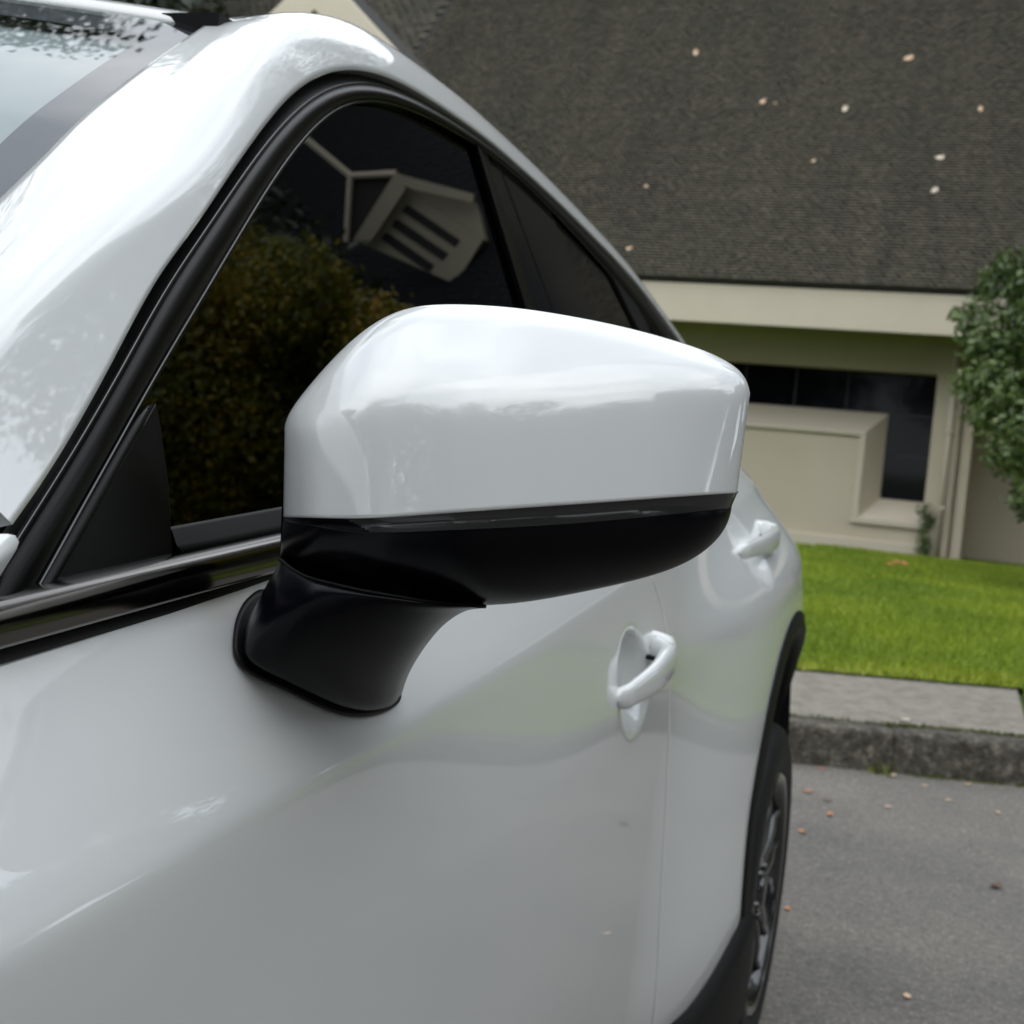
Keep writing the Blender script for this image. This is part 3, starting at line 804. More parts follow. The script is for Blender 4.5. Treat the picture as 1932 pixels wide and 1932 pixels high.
# back of the housing and the glass
rim = np.concatenate([cap[0], np.array([lerp(cap[0, -1], low[-1, -1], t) for t in np.linspace(.1, .9, 9)]), low[-1][::-1], np.array([lerp(low[-1, 0], cap[0, 0], t) for t in np.linspace(.1, .9, 9)])])
cen = rim.mean(0); bk = unit([-.25, 1, 0])
R1 = rim+bk*.004; R2 = cen+(rim-cen)*.985+bk*.022; R3 = cen+(rim-cen)*.93+bk*.030; R4 = cen+(rim-cen)*.90+bk*.022
grid('mirror_back', np.array([rim, R1, R2, R3, R4]), MBLACK, mir, wrap=True)
gp = cen+(rim-cen)*.90+bk*.023
V = np.concatenate([gp, gp.mean(0)[None]]); n = len(gp)
mesh('mirror_glass', V, [(i, (i+1) % n, n) for i in range(n)], MGLASS, mir)
# ---- the foot: a blade rising from the door to the housing
FT = catmull([(529, 1060), (552, 1078), (579, 1092), (640, 1108), (686, 1118), (750, 1129), (792, 1136), (850, 1143), (915, 1147)], 70)
FB = catmull([(456, 1212), (460, 1231), (482, 1254), (540, 1284), (601, 1313), (650, 1333), (700, 1340), (740, 1330), (757, 1312)], 70)
FL = catmull([(529, 1060), (510, 1091), (485, 1137), (465, 1175), (456, 1212)], 50)
FR = catmull([(915, 1147), (878, 1153), (840, 1177), (803, 1219), (771, 1272), (757, 1312)], 50)
rows_px = np.zeros((50, 70, 2))
for i in range(50):
    v = i/49
    for j in range(70):
        u = j/69
        rows_px[i, j] = (1-v)*FT[j]+v*FB[j]+(1-u)*FL[i]+u*FR[i]-((1-u)*(1-v)*FT[0]+u*(1-v)*FT[-1]+(1-u)*v*FB[0]+u*v*FB[-1])
sk = np.array([np.linalg.norm(onskin(*p, .002)-EYE) for p in FB])
tp_ = np.array([(((MP-EYE)@MN)/(ray(*p)@MN)) for p in FT])
tp_ = tp_-.028*np.sin(np.pi*np.linspace(0.02, .98, 70))**.5
U = np.linspace(0, 1, 70)
ridge = .23
prof = np.where(U < ridge, rnd(U, ridge)*.8+.2*U/ridge, 1-.42*((U-ridge)/(1-ridge))**1.5)*rnd(1-U, .22)
prof = np.convolve(np.pad(prof, 3, mode='edge'), np.ones(7)/7, 'valid')
prof[0] = 0; prof[-1] = 0
fg, fbk = np.zeros((50, 70, 3)), np.zeros((50, 70, 3))
for i in range(50):
    v = i/49; vv = v**1.25
    base = (1-vv)*tp_+vv*sk
    amp = .034*(1-v)**.5*.5+.030*v**.7*(1-.35*v)+.006
    for j in range(70):
        d = ray(*rows_px[i, j])
        fg[i, j] = EYE+d*(base[j]-amp*prof[j])
        fbk[i, j] = EYE+d*(base[j]+.045*rnd(U[j], .3)*rnd(1-U[j], .3))
foot = grid('mirror_foot', fg, MBLACK, mir)
grid('mirror_foot', fbk, MBLACK, mir, flip=True)
# joint line between foot and housing
jl = np.array([EYE+ray(p[0], p[1]-3)*(tp_[i]-.012*math.sin(math.pi*i/69)-.004) for i, p in enumerate(FT)])
V, Fc = tube(jl, .0013, 8); mesh('joint_line', V, Fc, RUBBER, mir, True)
# ---- gasket plate on the door
gk = catmull([(489, 1112), (474, 1122), (460, 1136), (446, 1165), (440, 1200), (440, 1228), (450, 1252), (473, 1272), (540, 1304), (606, 1336), (648, 1350), (686, 1353), (728, 1343), (752, 1327), (758, 1312), (752, 1280), (720, 1230), (640, 1170), (560, 1130), (515, 1113)], 90, True)
g0 = np.array([onskin(*p, -.003) for p in gk]); g1 = np.array([onskin(*p, .003) for p in gk])
gc = gk.mean(0); gi = gc+(gk-gc)*.965; gi2 = gc+(gk-gc)*.93
g2 = np.array([onskin(*p, .0055) for p in gi]); g3 = np.array([onskin(*p, .006) for p in gi2])
V = np.concatenate([np.concatenate([g0, g1, g2, g3]), g3.mean(0)[None]])
Fc = gridfaces(4, 90, 0, True)+[(270+i, 270+(i+1) % 90, 360) for i in range(90)]
mesh('mirror_gasket', V, Fc, RUBBER, mir, True)

# =================================================================== GROUND
def ring_line(px0, px1, z):                        # ground line through two pixels, as a function of x
    a, b = onz(*px0, z), onz(*px1, z); k = (b[1]-a[1])/(b[0]-a[0]); return (lambda x: a[1]+k*(x-a[0])), k
KH = .165                                           # kerb height
ykb, kk_ = ring_line((1490, 1440), (1930, 1483), 0.0)
V = [(-220, -160, 0), (220, -160, 0), (220, ykb(220), 0), (-220, ykb(-220), 0)]
V = [(-60, -60, 0), (60, -60, 0), (60, ykb(60)+.02, 0), (-60, ykb(-60)+.02, 0)]
tag(mesh('road', V, [(0, 1, 2, 3)], ASPH), kind='structure')
V = [(-400, -400, -.03), (400, -400, -.03), (400, 600, -.03), (-400, 600, -.03)]
tag(mesh('ground', V, [(0, 1, 2, 3)], SOIL), kind='structure')
# kerb stones
kerb = bpy.data.objects.new('kerb', None); COL.objects.link(kerb); tag(kerb, kind='structure')
ang = math.atan(kk_); ux = np.array([math.cos(ang), math.sin(ang), 0]); uy = np.array([-math.sin(ang), math.cos(ang), 0])
KW, KL = .14, 1.22
def kstone(s0, s1):
    prof = [(0.0, -.08), (.006, KH-.035), (.012, KH-.016), (.026, KH-.003), (.040, KH), (KW, KH), (KW, -.08)]
    org = np.array([0, ykb(0), 0]); ns = 22
    V = []
    for i in range(ns+1):
        s = s0+(s1-s0)*i/ns
        e = .007*(1-min(1, min(i, ns-i)/1.0))
        for k, (a, z) in enumerate(prof):
            jx = rng.normal(0, .0035) if 0 < k < 5 else 0; jz = rng.normal(0, .003) if 0 < k < 6 else 0
            V.append(org+ux*s+uy*(a+jx+(e if k < 5 else 0))+np.array([0, 0, z+jz-(e*.6 if 0 < k < 6 else 0)]))
    n = len(prof); Fc = gridfaces(ns+1, n, 0, False)
    Fc.append(tuple(range(n))); Fc.append(tuple(range(ns*n+n-1, ns*n-1, -1)))
    return mesh('kerb_stone', V, [f[::-1] for f in Fc], KERB, kerb, True)
# a joint shows at this pixel
jp = onz(1690, 1466, 0.0); js = (jp-np.array([0, ykb(0), 0]))@ux
for k in range(-6, 7): kstone(js+k*KL+.002, js+(k+1)*KL-.002)
# pavement behind the kerb, with slab joints
ylw, kl_ = ring_line((1508, 1264), (1930, 1301), KH+.005)
pav = bpy.data.objects.new('pavement', None); COL.objects.link(pav); tag(pav, kind='structure')
def ykback(x): return ykb(x)+KW/math.cos(ang)+.018
xj = onz(1929, 1330, KH)[0]
edges = [xj-12.0, xj-9.3, xj-6.6, xj-4.0, xj]
def slab(xa, xb):
    V = []
    for z in (KH-.10, KH-.004, KH+.0):
        for (x, y) in ((xa, ykback(xa)), (xb, ykback(xb)), (xb, ylw(xb)), (xa, ylw(xa))):
            V.append((x, y, z))
    Fc = [(0, 1, 5, 4), (1, 2, 6, 5), (2, 3, 7, 6), (3, 0, 4, 7), (4, 5, 9, 8), (5, 6, 10, 9), (6, 7, 11, 10), (7, 4, 8, 11), (8, 9, 10, 11)]
    return mesh('paving_slab', V, Fc, PAVE, pav)
for a, b in zip(edges[:-1], edges[1:]): slab(a+.006, b-.006)
# bed of soil under pavement and the moss in the joint
V = [(-30, ykback(-30)-.03, KH-.02), (30, ykback(30)-.03, KH-.02), (30, 60, KH-.02), (-30, 60, KH-.02)]
V = [(x, y, z) for x, y, z in V]
tag(mesh('verge_soil', V, [(0, 1, 2, 3)], SOIL), kind='structure')
def tufts(name, pts, hgt, wid, m, n_each, spread, parent=None, lean=.5):
    """many small upright blades around points, one mesh"""
    P = np.repeat(np.asarray(pts, float), n_each, axis=0); n = len(P)
    P[:, :2] += rng.normal(0, spread, (n, 2))
    a = rng.uniform(0, 2*math.pi, n); h = hgt*rng.uniform(.5, 1.2, n); w = wid*rng.uniform(.6, 1.3, n)
    dx, dy = np.cos(a)*w/2, np.sin(a)*w/2
    la = rng.uniform(0, 2*math.pi, n); ll = h*rng.uniform(0, lean, n)
    V = np.zeros((n, 3, 3)); V[:, 0] = P-np.stack([dx, dy, 0*dx], 1); V[:, 1] = P+np.stack([dx, dy, 0*dx], 1)
    V[:, 2] = P+np.stack([np.cos(la)*ll, np.sin(la)*ll, h], 1)
    return quads_mesh(name, V.reshape(-1, 3), m, parent, rng.uniform(0, 1, n), 3)
pts = []
for s in np.linspace(-3, 5, 700):
    x = s; y = ykback(x)-.010; 
    dens = .35+.65*(math.sin(x*3.1+1.0)+math.sin(x*7.7) > -.3)
    if rng.random() < dens*(1.0 if x > -.25 else .35): pts.append((x, y+rng.normal(0, .006), KH-.010))
tag(tufts('moss', pts, .024, .012, MOSS, 20, .012), kind='stuff')
pts = [(x, ykb(x)-.012+rng.normal(0, .006), .0) for x in rng.uniform(-2, 4, 360) if math.sin(x*2.3+.4)+math.sin(x*6.1) > -.1]
tag(tufts('moss', pts, .010, .010, MOSS, 14, .010), kind='stuff')
# a weed in the foot of the kerb
wp = onz(1662, 1458, 0.0)
tag(tufts('weed', [wp+np.array([0, -.01, 0])], .055, .009, MOSS, 42, .024, None, 1.8), 'small grassy weed growing at the foot of the kerb', 'weed')
# lawn
ywall = 17.70
def lawn_poly():
    return [(-30, ylw(-30)), (xj+.02, ylw(xj+.02)), (xj+.02, ykback(xj)+.02), (30, ykback(30)), (30, 19.5), (-30, 19.5)]
LZ = KH+.010
V = [(x, y, LZ) for x, y in [(-30, ylw(-30)), (xj+.02, ylw(xj+.02)), (xj+.02, 19.5), (-30, 19.5)]]
V += [(x, y, LZ) for x, y in [(xj+.02, ykback(xj+.02)), (30, ykback(30)), (30, 19.5), (xj+.02, 19.5)]]
tag(mesh('lawn', V, [(0, 1, 2, 3), (4, 5, 6, 7)], SOIL), kind='structure')
def blades(n, x0, x1, y0, y1, h0, w0):
    x = rng.uniform(x0, x1, n); u = rng.uniform(0, 1, n); y = y0+(y1-y0)*u**1.35
    yl = np.where(x < xj+.02, ylw(x), ykback(x))
    ok = y > yl+rng.normal(0, .02, n)
    x, y = x[ok], y[ok]; n = len(x)
    a = rng.uniform(0, 2*math.pi, n); sc = 1+.10*(y-6.5)
    h = h0*rng.uniform(.45, 1.15, n)*(1+.25*np.sin(x*2.1+y*1.7)*np.sin(y*2.9)); w = w0*sc*rng.uniform(.7, 1.3, n)
    la = rng.uniform(0, 2*math.pi, n); ll = h*rng.uniform(.1, .8, n)
    P = np.stack([x, y, np.full(n, LZ)], 1); D = np.stack([np.cos(a)*w/2, np.sin(a)*w/2, 0*a], 1)
    V = np.zeros((n, 3, 3)); V[:, 0] = P-D; V[:, 1] = P+D; V[:, 2] = P+np.stack([np.cos(la)*ll, np.sin(la)*ll, h], 1)
    edge = np.clip(1-(y-np.where(x < xj+.02, ylw(x), ykback(x)))/.6, 0, 1)
    tone = np.clip(rng.beta(2.2, 2.6, n)+.28*edge+.10*np.sin(x*3+y*2.2)*np.sin(y*1.3-x), 0, 1)
    return V.reshape(-1, 3), tone
va, ta = blades(300000, -1.6, 3.2, 6.3, 17.7, .046, .0055)
vb, tb = blades(90000, -9, 9, 6.0, 17.7, .05, .012)
tag(quads_mesh('grass', np.concatenate([va, vb]), GRASS, None, np.concatenate([ta, tb]), 3), kind='stuff')

# =================================================================== BUILDING
A_, B_ = np.array([-1.963, 17.742, 0]), np.array([.826, 17.56, 0])
bx = unit(B_-A_); bn = np.array([bx[1], -bx[0], 0])  # along the wall, and out of it towards us
def wl(px, py, off=0.0): return onplane(px, py, A_+bn*off, bn)
def wcoord(p): d = np.asarray(p)-A_; return d@bx, p[2]
def wpt(s, z, off=0.0): return A_+bx*s+bn*off+np.array([0, 0, z])
bld = thing('church_hall', 'cream rendered building with steep dark shingle roof behind the lawn', 'building', (0, 17.7, KH))
GZ = KH
OFF_F = 0.0
# wall face (front plane), with the L-shaped recess cut out: assembled from flat prisms
sR, _ = wcoord(wl(1742, 1052))                       # right end of the lower wall
s_pan_r, z_pan_t = wcoord(wl(1632, 812))             # inner corner of the raised panel face
_, z_sill_f = wcoord(wl(1700, 985))
s_win_r, z_win_t = wcoord(wl(1770, 706))
_, z_base = wcoord(wl(1600, 1033))
# measured heights on the wall plane
zt = z_win_t
D_WIN = -.34
def wbox(name, s0, s1, z0, z1, o0, o1, m, parent, bv=0.0):
    P = [wpt(s0, z0, o0), wpt(s1, z0, o0), wpt(s1, z1, o0), wpt(s0, z1, o0)]
    V, Fc = prism(P, bn*(o1-o0)); o = mesh(name, V, Fc, m, parent)
    if bv: bevel(o, bv)
    return o
S0 = -14.0
wall_low = wbox('wall', S0, s_pan_r, GZ-.1, z_pan_t, -.6, 0, CREAM, bld)
wbox('wall', s_pan_r, sR, GZ-.1, z_sill_f, -.6, 0, CREAM, bld)
wbox('wall', S0, s_win_r+.001, zt, zt+1.6, -.6, -.04, CREAM, bld)
wbox('plinth', S0, sR, GZ-.05, GZ+.16, 0, .05, TRIM, bld, .01)
# window recess: dark panes with bars, sloping reveals in front
s_in, z_in = wcoord(wl(1677, 781, D_WIN))
_, z_sb = wcoord(wl(1690, 943, D_WIN))
s_r2, _ = wcoord(wl(1755, 850, D_WIN))
def wquad(name, pts, m, th=.03):
    P = [wpt(*p) for p in pts]; n = unit(np.cross(P[1]-P[0], P[3]-P[0])); n = n if n@bn > 0 or n[2] > 0 else -n
    V, Fc = prism(P, -n*th); o = mesh(name, V, Fc, m, bld); return o
lip = .05
wquad('window_sill', [(S0, z_pan_t-.02, lip), (s_pan_r+.02, z_pan_t-.02, lip), (s_in, z_in, D_WIN), (S0, z_in, D_WIN)], TRIM)
wquad('window_reveal', [(s_pan_r+.02, z_pan_t-.02, lip), (s_pan_r+.02, z_sill_f, lip), (s_in, z_sb, D_WIN), (s_in, z_in, D_WIN)], TRIM)
wquad('window_sill', [(s_pan_r-.06, z_sill_f, lip), (sR, z_sill_f, lip), (sR, z_sb, D_WIN), (s_in, z_sb, D_WIN)], TRIM)
V, Fc = prism([wpt(S0, z_pan_t-.02, lip), wpt(s_pan_r+.02, z_pan_t-.02, lip), wpt(s_pan_r+.02, z_pan_t-.07, lip), wpt(S0, z_pan_t-.07, lip)], -bn*lip)
mesh('sill_edge', V, Fc, TRIM, bld)
V, Fc = prism([wpt(s_pan_r+.018, z_pan_t-.071, lip-.002), wpt(s_pan_r-.05, z_pan_t-.071, lip-.002), wpt(s_pan_r-.05, z_sill_f+.001, lip-.002), wpt(s_pan_r+.018, z_sill_f+.001, lip-.002)], -bn*lip)
mesh('sill_edge', V, Fc, TRIM, bld)
V, Fc = prism([wpt(s_pan_r-.06, z_sill_f-.001, lip), wpt(sR, z_sill_f-.001, lip), wpt(sR, z_sill_f-.06, lip), wpt(s_pan_r-.06, z_sill_f-.06, lip)], -bn*lip)
mesh('sill_edge', V, Fc, TRIM, bld)
win = wbox('window', S0, s_win_r, z_sb-.1, zt+.1, D_WIN-.10, D_WIN-.02, MULL, bld)
# panes and bars
vb_ = [wcoord(wl(p, 735, D_WIN))[0] for p in (1500, 1598, 1700)]
dv = (vb_[2]-vb_[0])/2
xs_ = [s_win_r-.01]+[vb_[2]-dv*k+.0 for k in range(0, 12)]
_, zh1 = wcoord(wl(1700, 781, D_WIN)); _, zh2 = wcoord(wl(1700, 860, D_WIN))
for a, b in zip(xs_[1:], xs_[:-1]): wbox('pane', a+.012, b-.012, z_in+.012, zt-.005, D_WIN-.03, D_WIN-.012, WINDOW, win)
for a, b in ((zh2, z_in), (z_sb, zh2)): wbox('pane', s_in+.01, s_win_r-.015, a+.014, b-.014, D_WIN-.03, D_WIN-.012, WINDOW, win)
# pier with downpipe to the right of the window
e0 = s_win_r
e1 = wcoord(wl(1813, 763))[0]; e1b = wcoord(wl(1792, 1059))[0]; e1 = (e1+e1b)/2
e2 = wcoord(wl(1840, 763))[0]; e2b = wcoord(wl(1811, 1059))[0]; e2 = (e2+e2b)/2
wbox('pier', e0, e1-.02, GZ-.1, zt+1.6, -.6, .03, CREAM, bld, .01)
wbox('pier', e1+.03, e2, GZ-.1, zt+1.6, -.6, -.02, CREAM, bld, .01)
wbox('pier_joint', e1-.03, e1+.04, GZ-.1, zt+1.6, -.6, -.10, CREAM, bld)
dp = (e0+e1)/2+.04
V, Fc = tube([wpt(dp, GZ, .07), wpt(dp, zt+.62, .07)], .036, 14); mesh('downpipe', V, Fc, TRIM, bld, True)
for z in (GZ+.62, GZ+1.55): wbox('pipe_clip', dp-.05, dp+.05, z, z+.03, .03, .115, TRIM, bld, .005)
wbox('return_wall', e2-.1, e2+7, GZ-.1, zt+1.7, -1.55, -1.05, CREAM, bld)
wbox('return_wall', e2-.25, e2-.02, GZ-.1, zt+1.6, -1.2, -.55, CREAM, bld)
# eaves: fascia board, soffit
OFA = 1.05
p0_, p1_ = wcoord(wl(1275, 598, OFA)), wcoord(wl(1800, 641, OFA))
q0_, q1_ = wcoord(wl(1215, 516, OFA)), wcoord(wl(1830, 561, OFA))
zfb, zft = (p0_[1]+p1_[1])/2, (q0_[1]+q1_[1])/2
sF1 = wcoord(wl(1836, 640, OFA))[0]
wbox('fascia', S0, e2+7, zfb, zft, OFA-.05, OFA, TRIM, bld, .008)
wbox('soffit', S0, e2+7, zfb+.10, zfb+.13, -1.1, OFA-.05, SOFFIT, bld)
# roof
PIT = math.radians(46)
rdir = -bn*math.cos(PIT)+np.array([0, 0, 1])*math.sin(PIT)
rnorm = unit(np.cross(bx, rdir)); rnorm = rnorm if rnorm[2] > 0 else -rnorm
e_org = wpt(0, zft+.02, OFA+.06)
RL = 20.0; RS0, RS1 = -16.0, 12.0
P = [e_org+bx*RS0, e_org+bx*RS1, e_org+bx*RS1+rdir*RL, e_org+bx*RS0+rdir*RL]
V, Fc = prism([p-rnorm*.012 for p in P], -rnorm*.10)
roof = mesh('roof', V, Fc, ROOFB, bld)
# shingles: every one a small slab, lower edge proud of the course below; joined because there are tens of thousands
EXPO, SW = .062, .085
def shingles(name, org, udir, vdir, nrm, nu, nv, w, ex, parent, clip=None, mat=None):
    iu, iv = np.meshgrid(np.arange(nu), np.arange(nv)); iu = iu.ravel(); iv = iv.ravel(); n = len(iu)
    u0 = (iu+.5*(iv % 2)+rng.normal(0, .06, n))*w; v0 = iv*ex+rng.normal(0, ex*.018, n)
    ww = w*rng.uniform(.80, .95, n); th = .024+rng.uniform(0, .006, n)
    if clip is not None:
        ok = clip(u0+ww/2, v0); u0, v0, ww, th = u0[ok], v0[ok], ww[ok], th[ok]; n = len(u0)
    def pt(u, v, h): return org+u[:, None]*udir+v[:, None]*vdir+h[:, None]*nrm
    a, b = pt(u0, v0, th), pt(u0+ww, v0+rng.normal(0, .003, n), th)
    c, d = pt(u0+ww, v0+ex*1.25, th*.15), pt(u0, v0+ex*1.25, th*.15)
    a0, b0 = pt(u0, v0, 0*th-.004), pt(u0+ww, v0, 0*th-.004)
    V = np.concatenate([np.stack([a, b, c, d], 1), np.stack([a0, b0, b, a], 1)], 0).reshape(-1, 3)
    row = rng.beta(2, 2.2, nv)[iv] if clip is None else rng.beta(2, 2.2, nv)[iv[ok]]
    t = np.clip(rng.beta(1.8, 2.3, n)*.8+.2*row, 0, 1)
    return tag(quads_mesh(name, V, mat or SHING, parent, np.concatenate([t, t]), 4), kind='stuff')
sh0 = wcoord(onplane(560, 300, A_, bn))[0]
shingles('shingles', e_org+bx*(-7.2)+rnorm*0, bx, rdir, rnorm, int(11.0/SW), int(9.6/EXPO), SW, EXPO, roof)
shingles('shingles', e_org+bx*(3.8)+rnorm*0, bx, rdir, rnorm, int(8/.17), int(RL/.13), .17, .13, roof, None, SLATE)
shingles('shingles', e_org+bx*(-16)+rnorm*0, bx, rdir, rnorm, int(8.8/.17), int(RL/.13), .17, .13, roof)
shingles('shingles', e_org+bx*(-7.2)+rdir*9.6, bx, rdir, rnorm, int(11/.17), int(10/.13), .17, .13, roof)
# front gable of the wing on the left: rake boards against the roof
OG = 2.1
def gp_(px, py): return wcoord(wl(px, py, OG))
pk = gp_(593, 17); r1 = gp_(660, 0); r2 = gp_(762, 112)
slope = (r2[1]-r1[1])/(r2[0]-r1[0])
def rake(name, s, z, sgn, lenh, w, off, m):
    """board running down from an inner peak (s, z)"""
    k = abs(slope); c = 1/math.hypot(1, k)
    nz_ = np.array([k*c, c])                        # outward normal in the (s, z) plane for the right-hand slope
    a = (s, z); b = (s+sgn*lenh, z-k*lenh)
    o_ = w/c
    pts = [a, b, (b[0], b[1]+o_), (a[0], a[1]+o_)]
    V, Fc = prism([wpt(*p, off) for p in pts], -bn*.12); o = mesh(name, V, Fc, m, bld); return o
k_ = abs(slope)
wv = (r1[1]+k_*(r1[0]-pk[0]))-pk[1]                  # height of the board, measured upright
rake('rake_board', pk[0]+.0005, pk[1], 1, 2.2, wv/math.hypot(1, k_)*1.0, OG, TRIM)
rake('rake_board', pk[0]-.0005, pk[1], -1, 5.0, wv/math.hypot(1, k_)*1.0, OG, TRIM)
V, Fc = prism([wpt(pk[0], pk[1], OG-.5), wpt(pk[0]+2.1, pk[1]-2.1*k_, OG-.5), wpt(pk[0]+2.1, pk[1]-5*k_, OG-.5), wpt(pk[0]-5, pk[1]-5*k_, OG-.5)], -bn*.1)
mesh('gable_wall', V, Fc, CREAM, bld)
for sg_ in (1, -1):
    a = wpt(pk[0], pk[1]+wv-.03, OG-.02); ln = 2.15 if sg_ > 0 else 4.95; b = wpt(pk[0]+sg_*ln, pk[1]+wv-.03-k_*ln, OG-.02)
    V, Fc = prism([a, b, b-bn*1.2, a-bn*1.2], (0, 0, -.05)); mesh('gable_roof', V, Fc, ROOFB, bld)
    V, Fc = prism([wpt(pk[0], pk[1]-.02, OG-.12), wpt(pk[0]+sg_*2.1, pk[1]-.02-2.1*k_, OG-.12), wpt(pk[0]+sg_*2.1, pk[1]-.02-2.1*k_, OG-.5), wpt(pk[0], pk[1]-.02, OG-.5)], (0, 0, .05)); mesh('soffit', V, Fc, SOFFIT, bld)
# louvred dormer on the roof to the right of the view: it shows reflected in the side window
DY = 21.0
def refl(px, py, Y):
    P = onplane(px, py, PG, NG); d = ray(px, py); r = d-2*(d@NG)*NG
    return P+r*((Y-P[1])/r[1])
dor = thing('louvred_dormer', 'cream louvred gable on the shingle roof, seen reflected in the front side window', 'dormer', (3.3, 21, 8))
def rg(cx, cy): return ((600+cx*.33644)*.8587, (200+cy*.33644)*.8587)
def dsolid(name, pts, Y, th, m):
    V, Fc = prism([refl(*rg(*q), Y) for q in pts], (0, th, 0)); return mesh(name, V, Fc, m, dor)
dsolid('wall', [(850, 620), (960, 690), (1372, 968), (1190, 1260), (560, 985)], DY, .15, DORM)
dsolid('wall', [(850, 600), (1310, 720), (1345, 800), (1390, 975), (1376, 969), (950, 680)], DY+.012, .15, DORM)
for q in ([(868, 742), (890, 748), (1218, 972), (1186, 1016), (842, 786)], [(798, 838), (822, 842), (1140, 1060), (1104, 1106), (772, 880)], [(728, 925), (752, 928), (1050, 1136), (1018, 1182), (704, 965)]):
    dsolid('louvre', q, DY-.02, .06, CABIN)
dsolid('rake_board', [(800, 530), (835, 545), (865, 640), (640, 980), (520, 975)], DY-.25, .10, DORM)
dsolid('rake_board', [(812, 540), (1310, 672), (1304, 730), (905, 640), (850, 610)], DY-.26, .10, DORM)
dsolid('roof', [(500, 545), (812, 535), (535, 985), (470, 985)], DY+.05, .10, ROOFB)
def cap_(pts, Y, r):
    V, Fc = tube([refl(*rg(*q), Y) for q in pts], r, 8); mesh('ridge_cap', V, Fc, TRIM, dor)
cap_([(200, 300), (505, 552)], DY-.02, .055); cap_([(500, 555), (805, 538)], DY-.03, .055); cap_([(505, 550), (478, 985)], DY-.04, .05)

# =================================================================== PLANTS
def crown(name, lobes, n, size, m, parent, flat=.0, tone0=.0, shell=.62):
    """many small leaf blades spread through overlapping lobes"""
    lob = np.asarray(lobes, float); vol = lob[:, 3]*lob[:, 4]*lob[:, 5]; pr = vol**.67; pr /= pr.sum()
    idx = rng.choice(len(lob), n, p=pr)
    d = rng.normal(size=(n, 3)); d /= np.linalg.norm(d, axis=1)[:, None]
    r = shell+(1-shell)*rng.uniform(0, 1, n)**.6; inner = rng.random(n) < .22; r[inner] = rng.uniform(.15, shell, inner.sum())
    cl = rng.normal(0, .10, (n, 3))
    P = lob[idx, :3]+(d*r[:, None]+cl)*lob[idx, 3:6]
    # orientation: mostly facing out and up
    nn = d+rng.normal(0, .55, (n, 3))+np.array([0, 0, .35]); nn /= np.linalg.norm(nn, axis=1)[:, None]
    a = np.cross(nn, rng.normal(size=(n, 3))); a /= np.linalg.norm(a, axis=1)[:, None]; b = np.cross(nn, a)
    L_ = size*rng.uniform(.6, 1.25, n)[:, None]; w_ = L_*rng.uniform(.38, .55, n)[:, None]
    fold = nn*L_*.12
    V = np.stack([P-a*L_*.5, P+b*w_*.5+fold*.0-a*L_*.05, P+a*L_*.5-fold, P-b*w_*.5-a*L_*.05], 1)
    t = np.clip(tone0+rng.beta(2, 2.4, n)*.8+.18*np.sin(P[:, 0]*3.1+P[:, 2]*2.3)*np.sin(P[:, 1]*2.7)+.1, 0, 1)
    return quads_mesh(name, V.reshape(-1, 3), m, parent, t, 4)
def lobes_for(c, R, hz, k, spread=.86, rs=(.22, .52)):
    out = [(c[0], c[1], c[2], R*.66, R*.66, hz*.66)]
    for i in range(k):
        d = unit(rng.normal(size=3)); q = rng.uniform(*rs)
        out.append((c[0]+d[0]*R*spread, c[1]+d[1]*R*spread, c[2]+d[2]*hz*spread, R*q, R*q, hz*q*.9))
    return out
def limb_tree(parent, base, top, r, lobes, m):
    base, top = np.array(base, float), np.array(top, float)
    path = [base, lerp(base, top, .35)+rng.normal(0, .04, 3)*np.linalg.norm(top-base), lerp(base, top, .7)+rng.normal(0, .04, 3)*np.linalg.norm(top-base), top]
    P = catmull(path, 16); V, Fc = tube(P, r*np.linspace(1, .3, 16)*np.where(np.arange(16) == 0, 1.35, 1), 10)
    for lb in lobes[1:9]:
        s = P[rng.integers(5, 13)]; e = np.array(lb[:3])
        q = catmull([s, lerp(s, e, .5)+np.array([0, 0, .1*r]), e], 7)
        v2, f2 = tube(q, r*np.linspace(.42, .10, 7), 6); o = len(V); V = list(V)+list(v2); Fc = Fc+[tuple(np.array(f)+o) for f in f2]
    mesh('trunk', V, Fc, m, parent, True)
def tree(name, label, base, h, R, clear, m, n, size, group=None, k=12, tone0=0, hz=None, cat='tree'):
    t = thing(name, label, cat, base, group)
    hz = hz or (h-clear)/2; c = (base[0], base[1], base[2]+clear+hz)
    lb = lobes_for(c, R, hz, k)
    limb_tree(t, base, (base[0], base[1], base[2]+h*.8), .035*h*.6, lb, BARK)
    crown('crown', lb, n, size, m, t, tone0=tone0); return t
# shrub in front of the right-hand wall
sp = onplane(2020, 760, [0, 13.6, 0], [0, 1, 0])
sh = thing('camellia_shrub', 'leafy green evergreen shrub against the cream wall at the right', 'shrub', (sp[0]+.25, 13.7, KH))
lb = []
for (px, py, rp_, dy) in [(2010, 640, 118, 0), (1985, 560, 80, .1), (2030, 520, 95, .2), (1890, 640, 62, -.15), (1870, 700, 50, -.1), (1905, 735, 78, -.2), (1960, 800, 110, -.2), (1925, 850, 62, -.2), (1990, 900, 90, -.1), (2080, 700, 150, .1), (2090, 880, 130, .1), (1935, 540, 40, 0), (1958, 600, 60, -.2), (2060, 980, 95, .1), (1828, 720, 34, -.2), (1822, 596, 30, -.1), (1835, 655, 32, -.1), (1850, 620, 46, 0), (1870, 560, 40, 0), (1862, 770, 44, -.1), (1875, 520, 30, .1), (1905, 500, 36, 0), (1975, 480, 42, .1), (1940, 950, 36, -.1)]:
    p = onplane(px, py, [0, 13.7+dy, 0], [0, 1, 0]); R = rp_*13.7/F/1.06
    lb.append((*p, R, R*1.0, R))
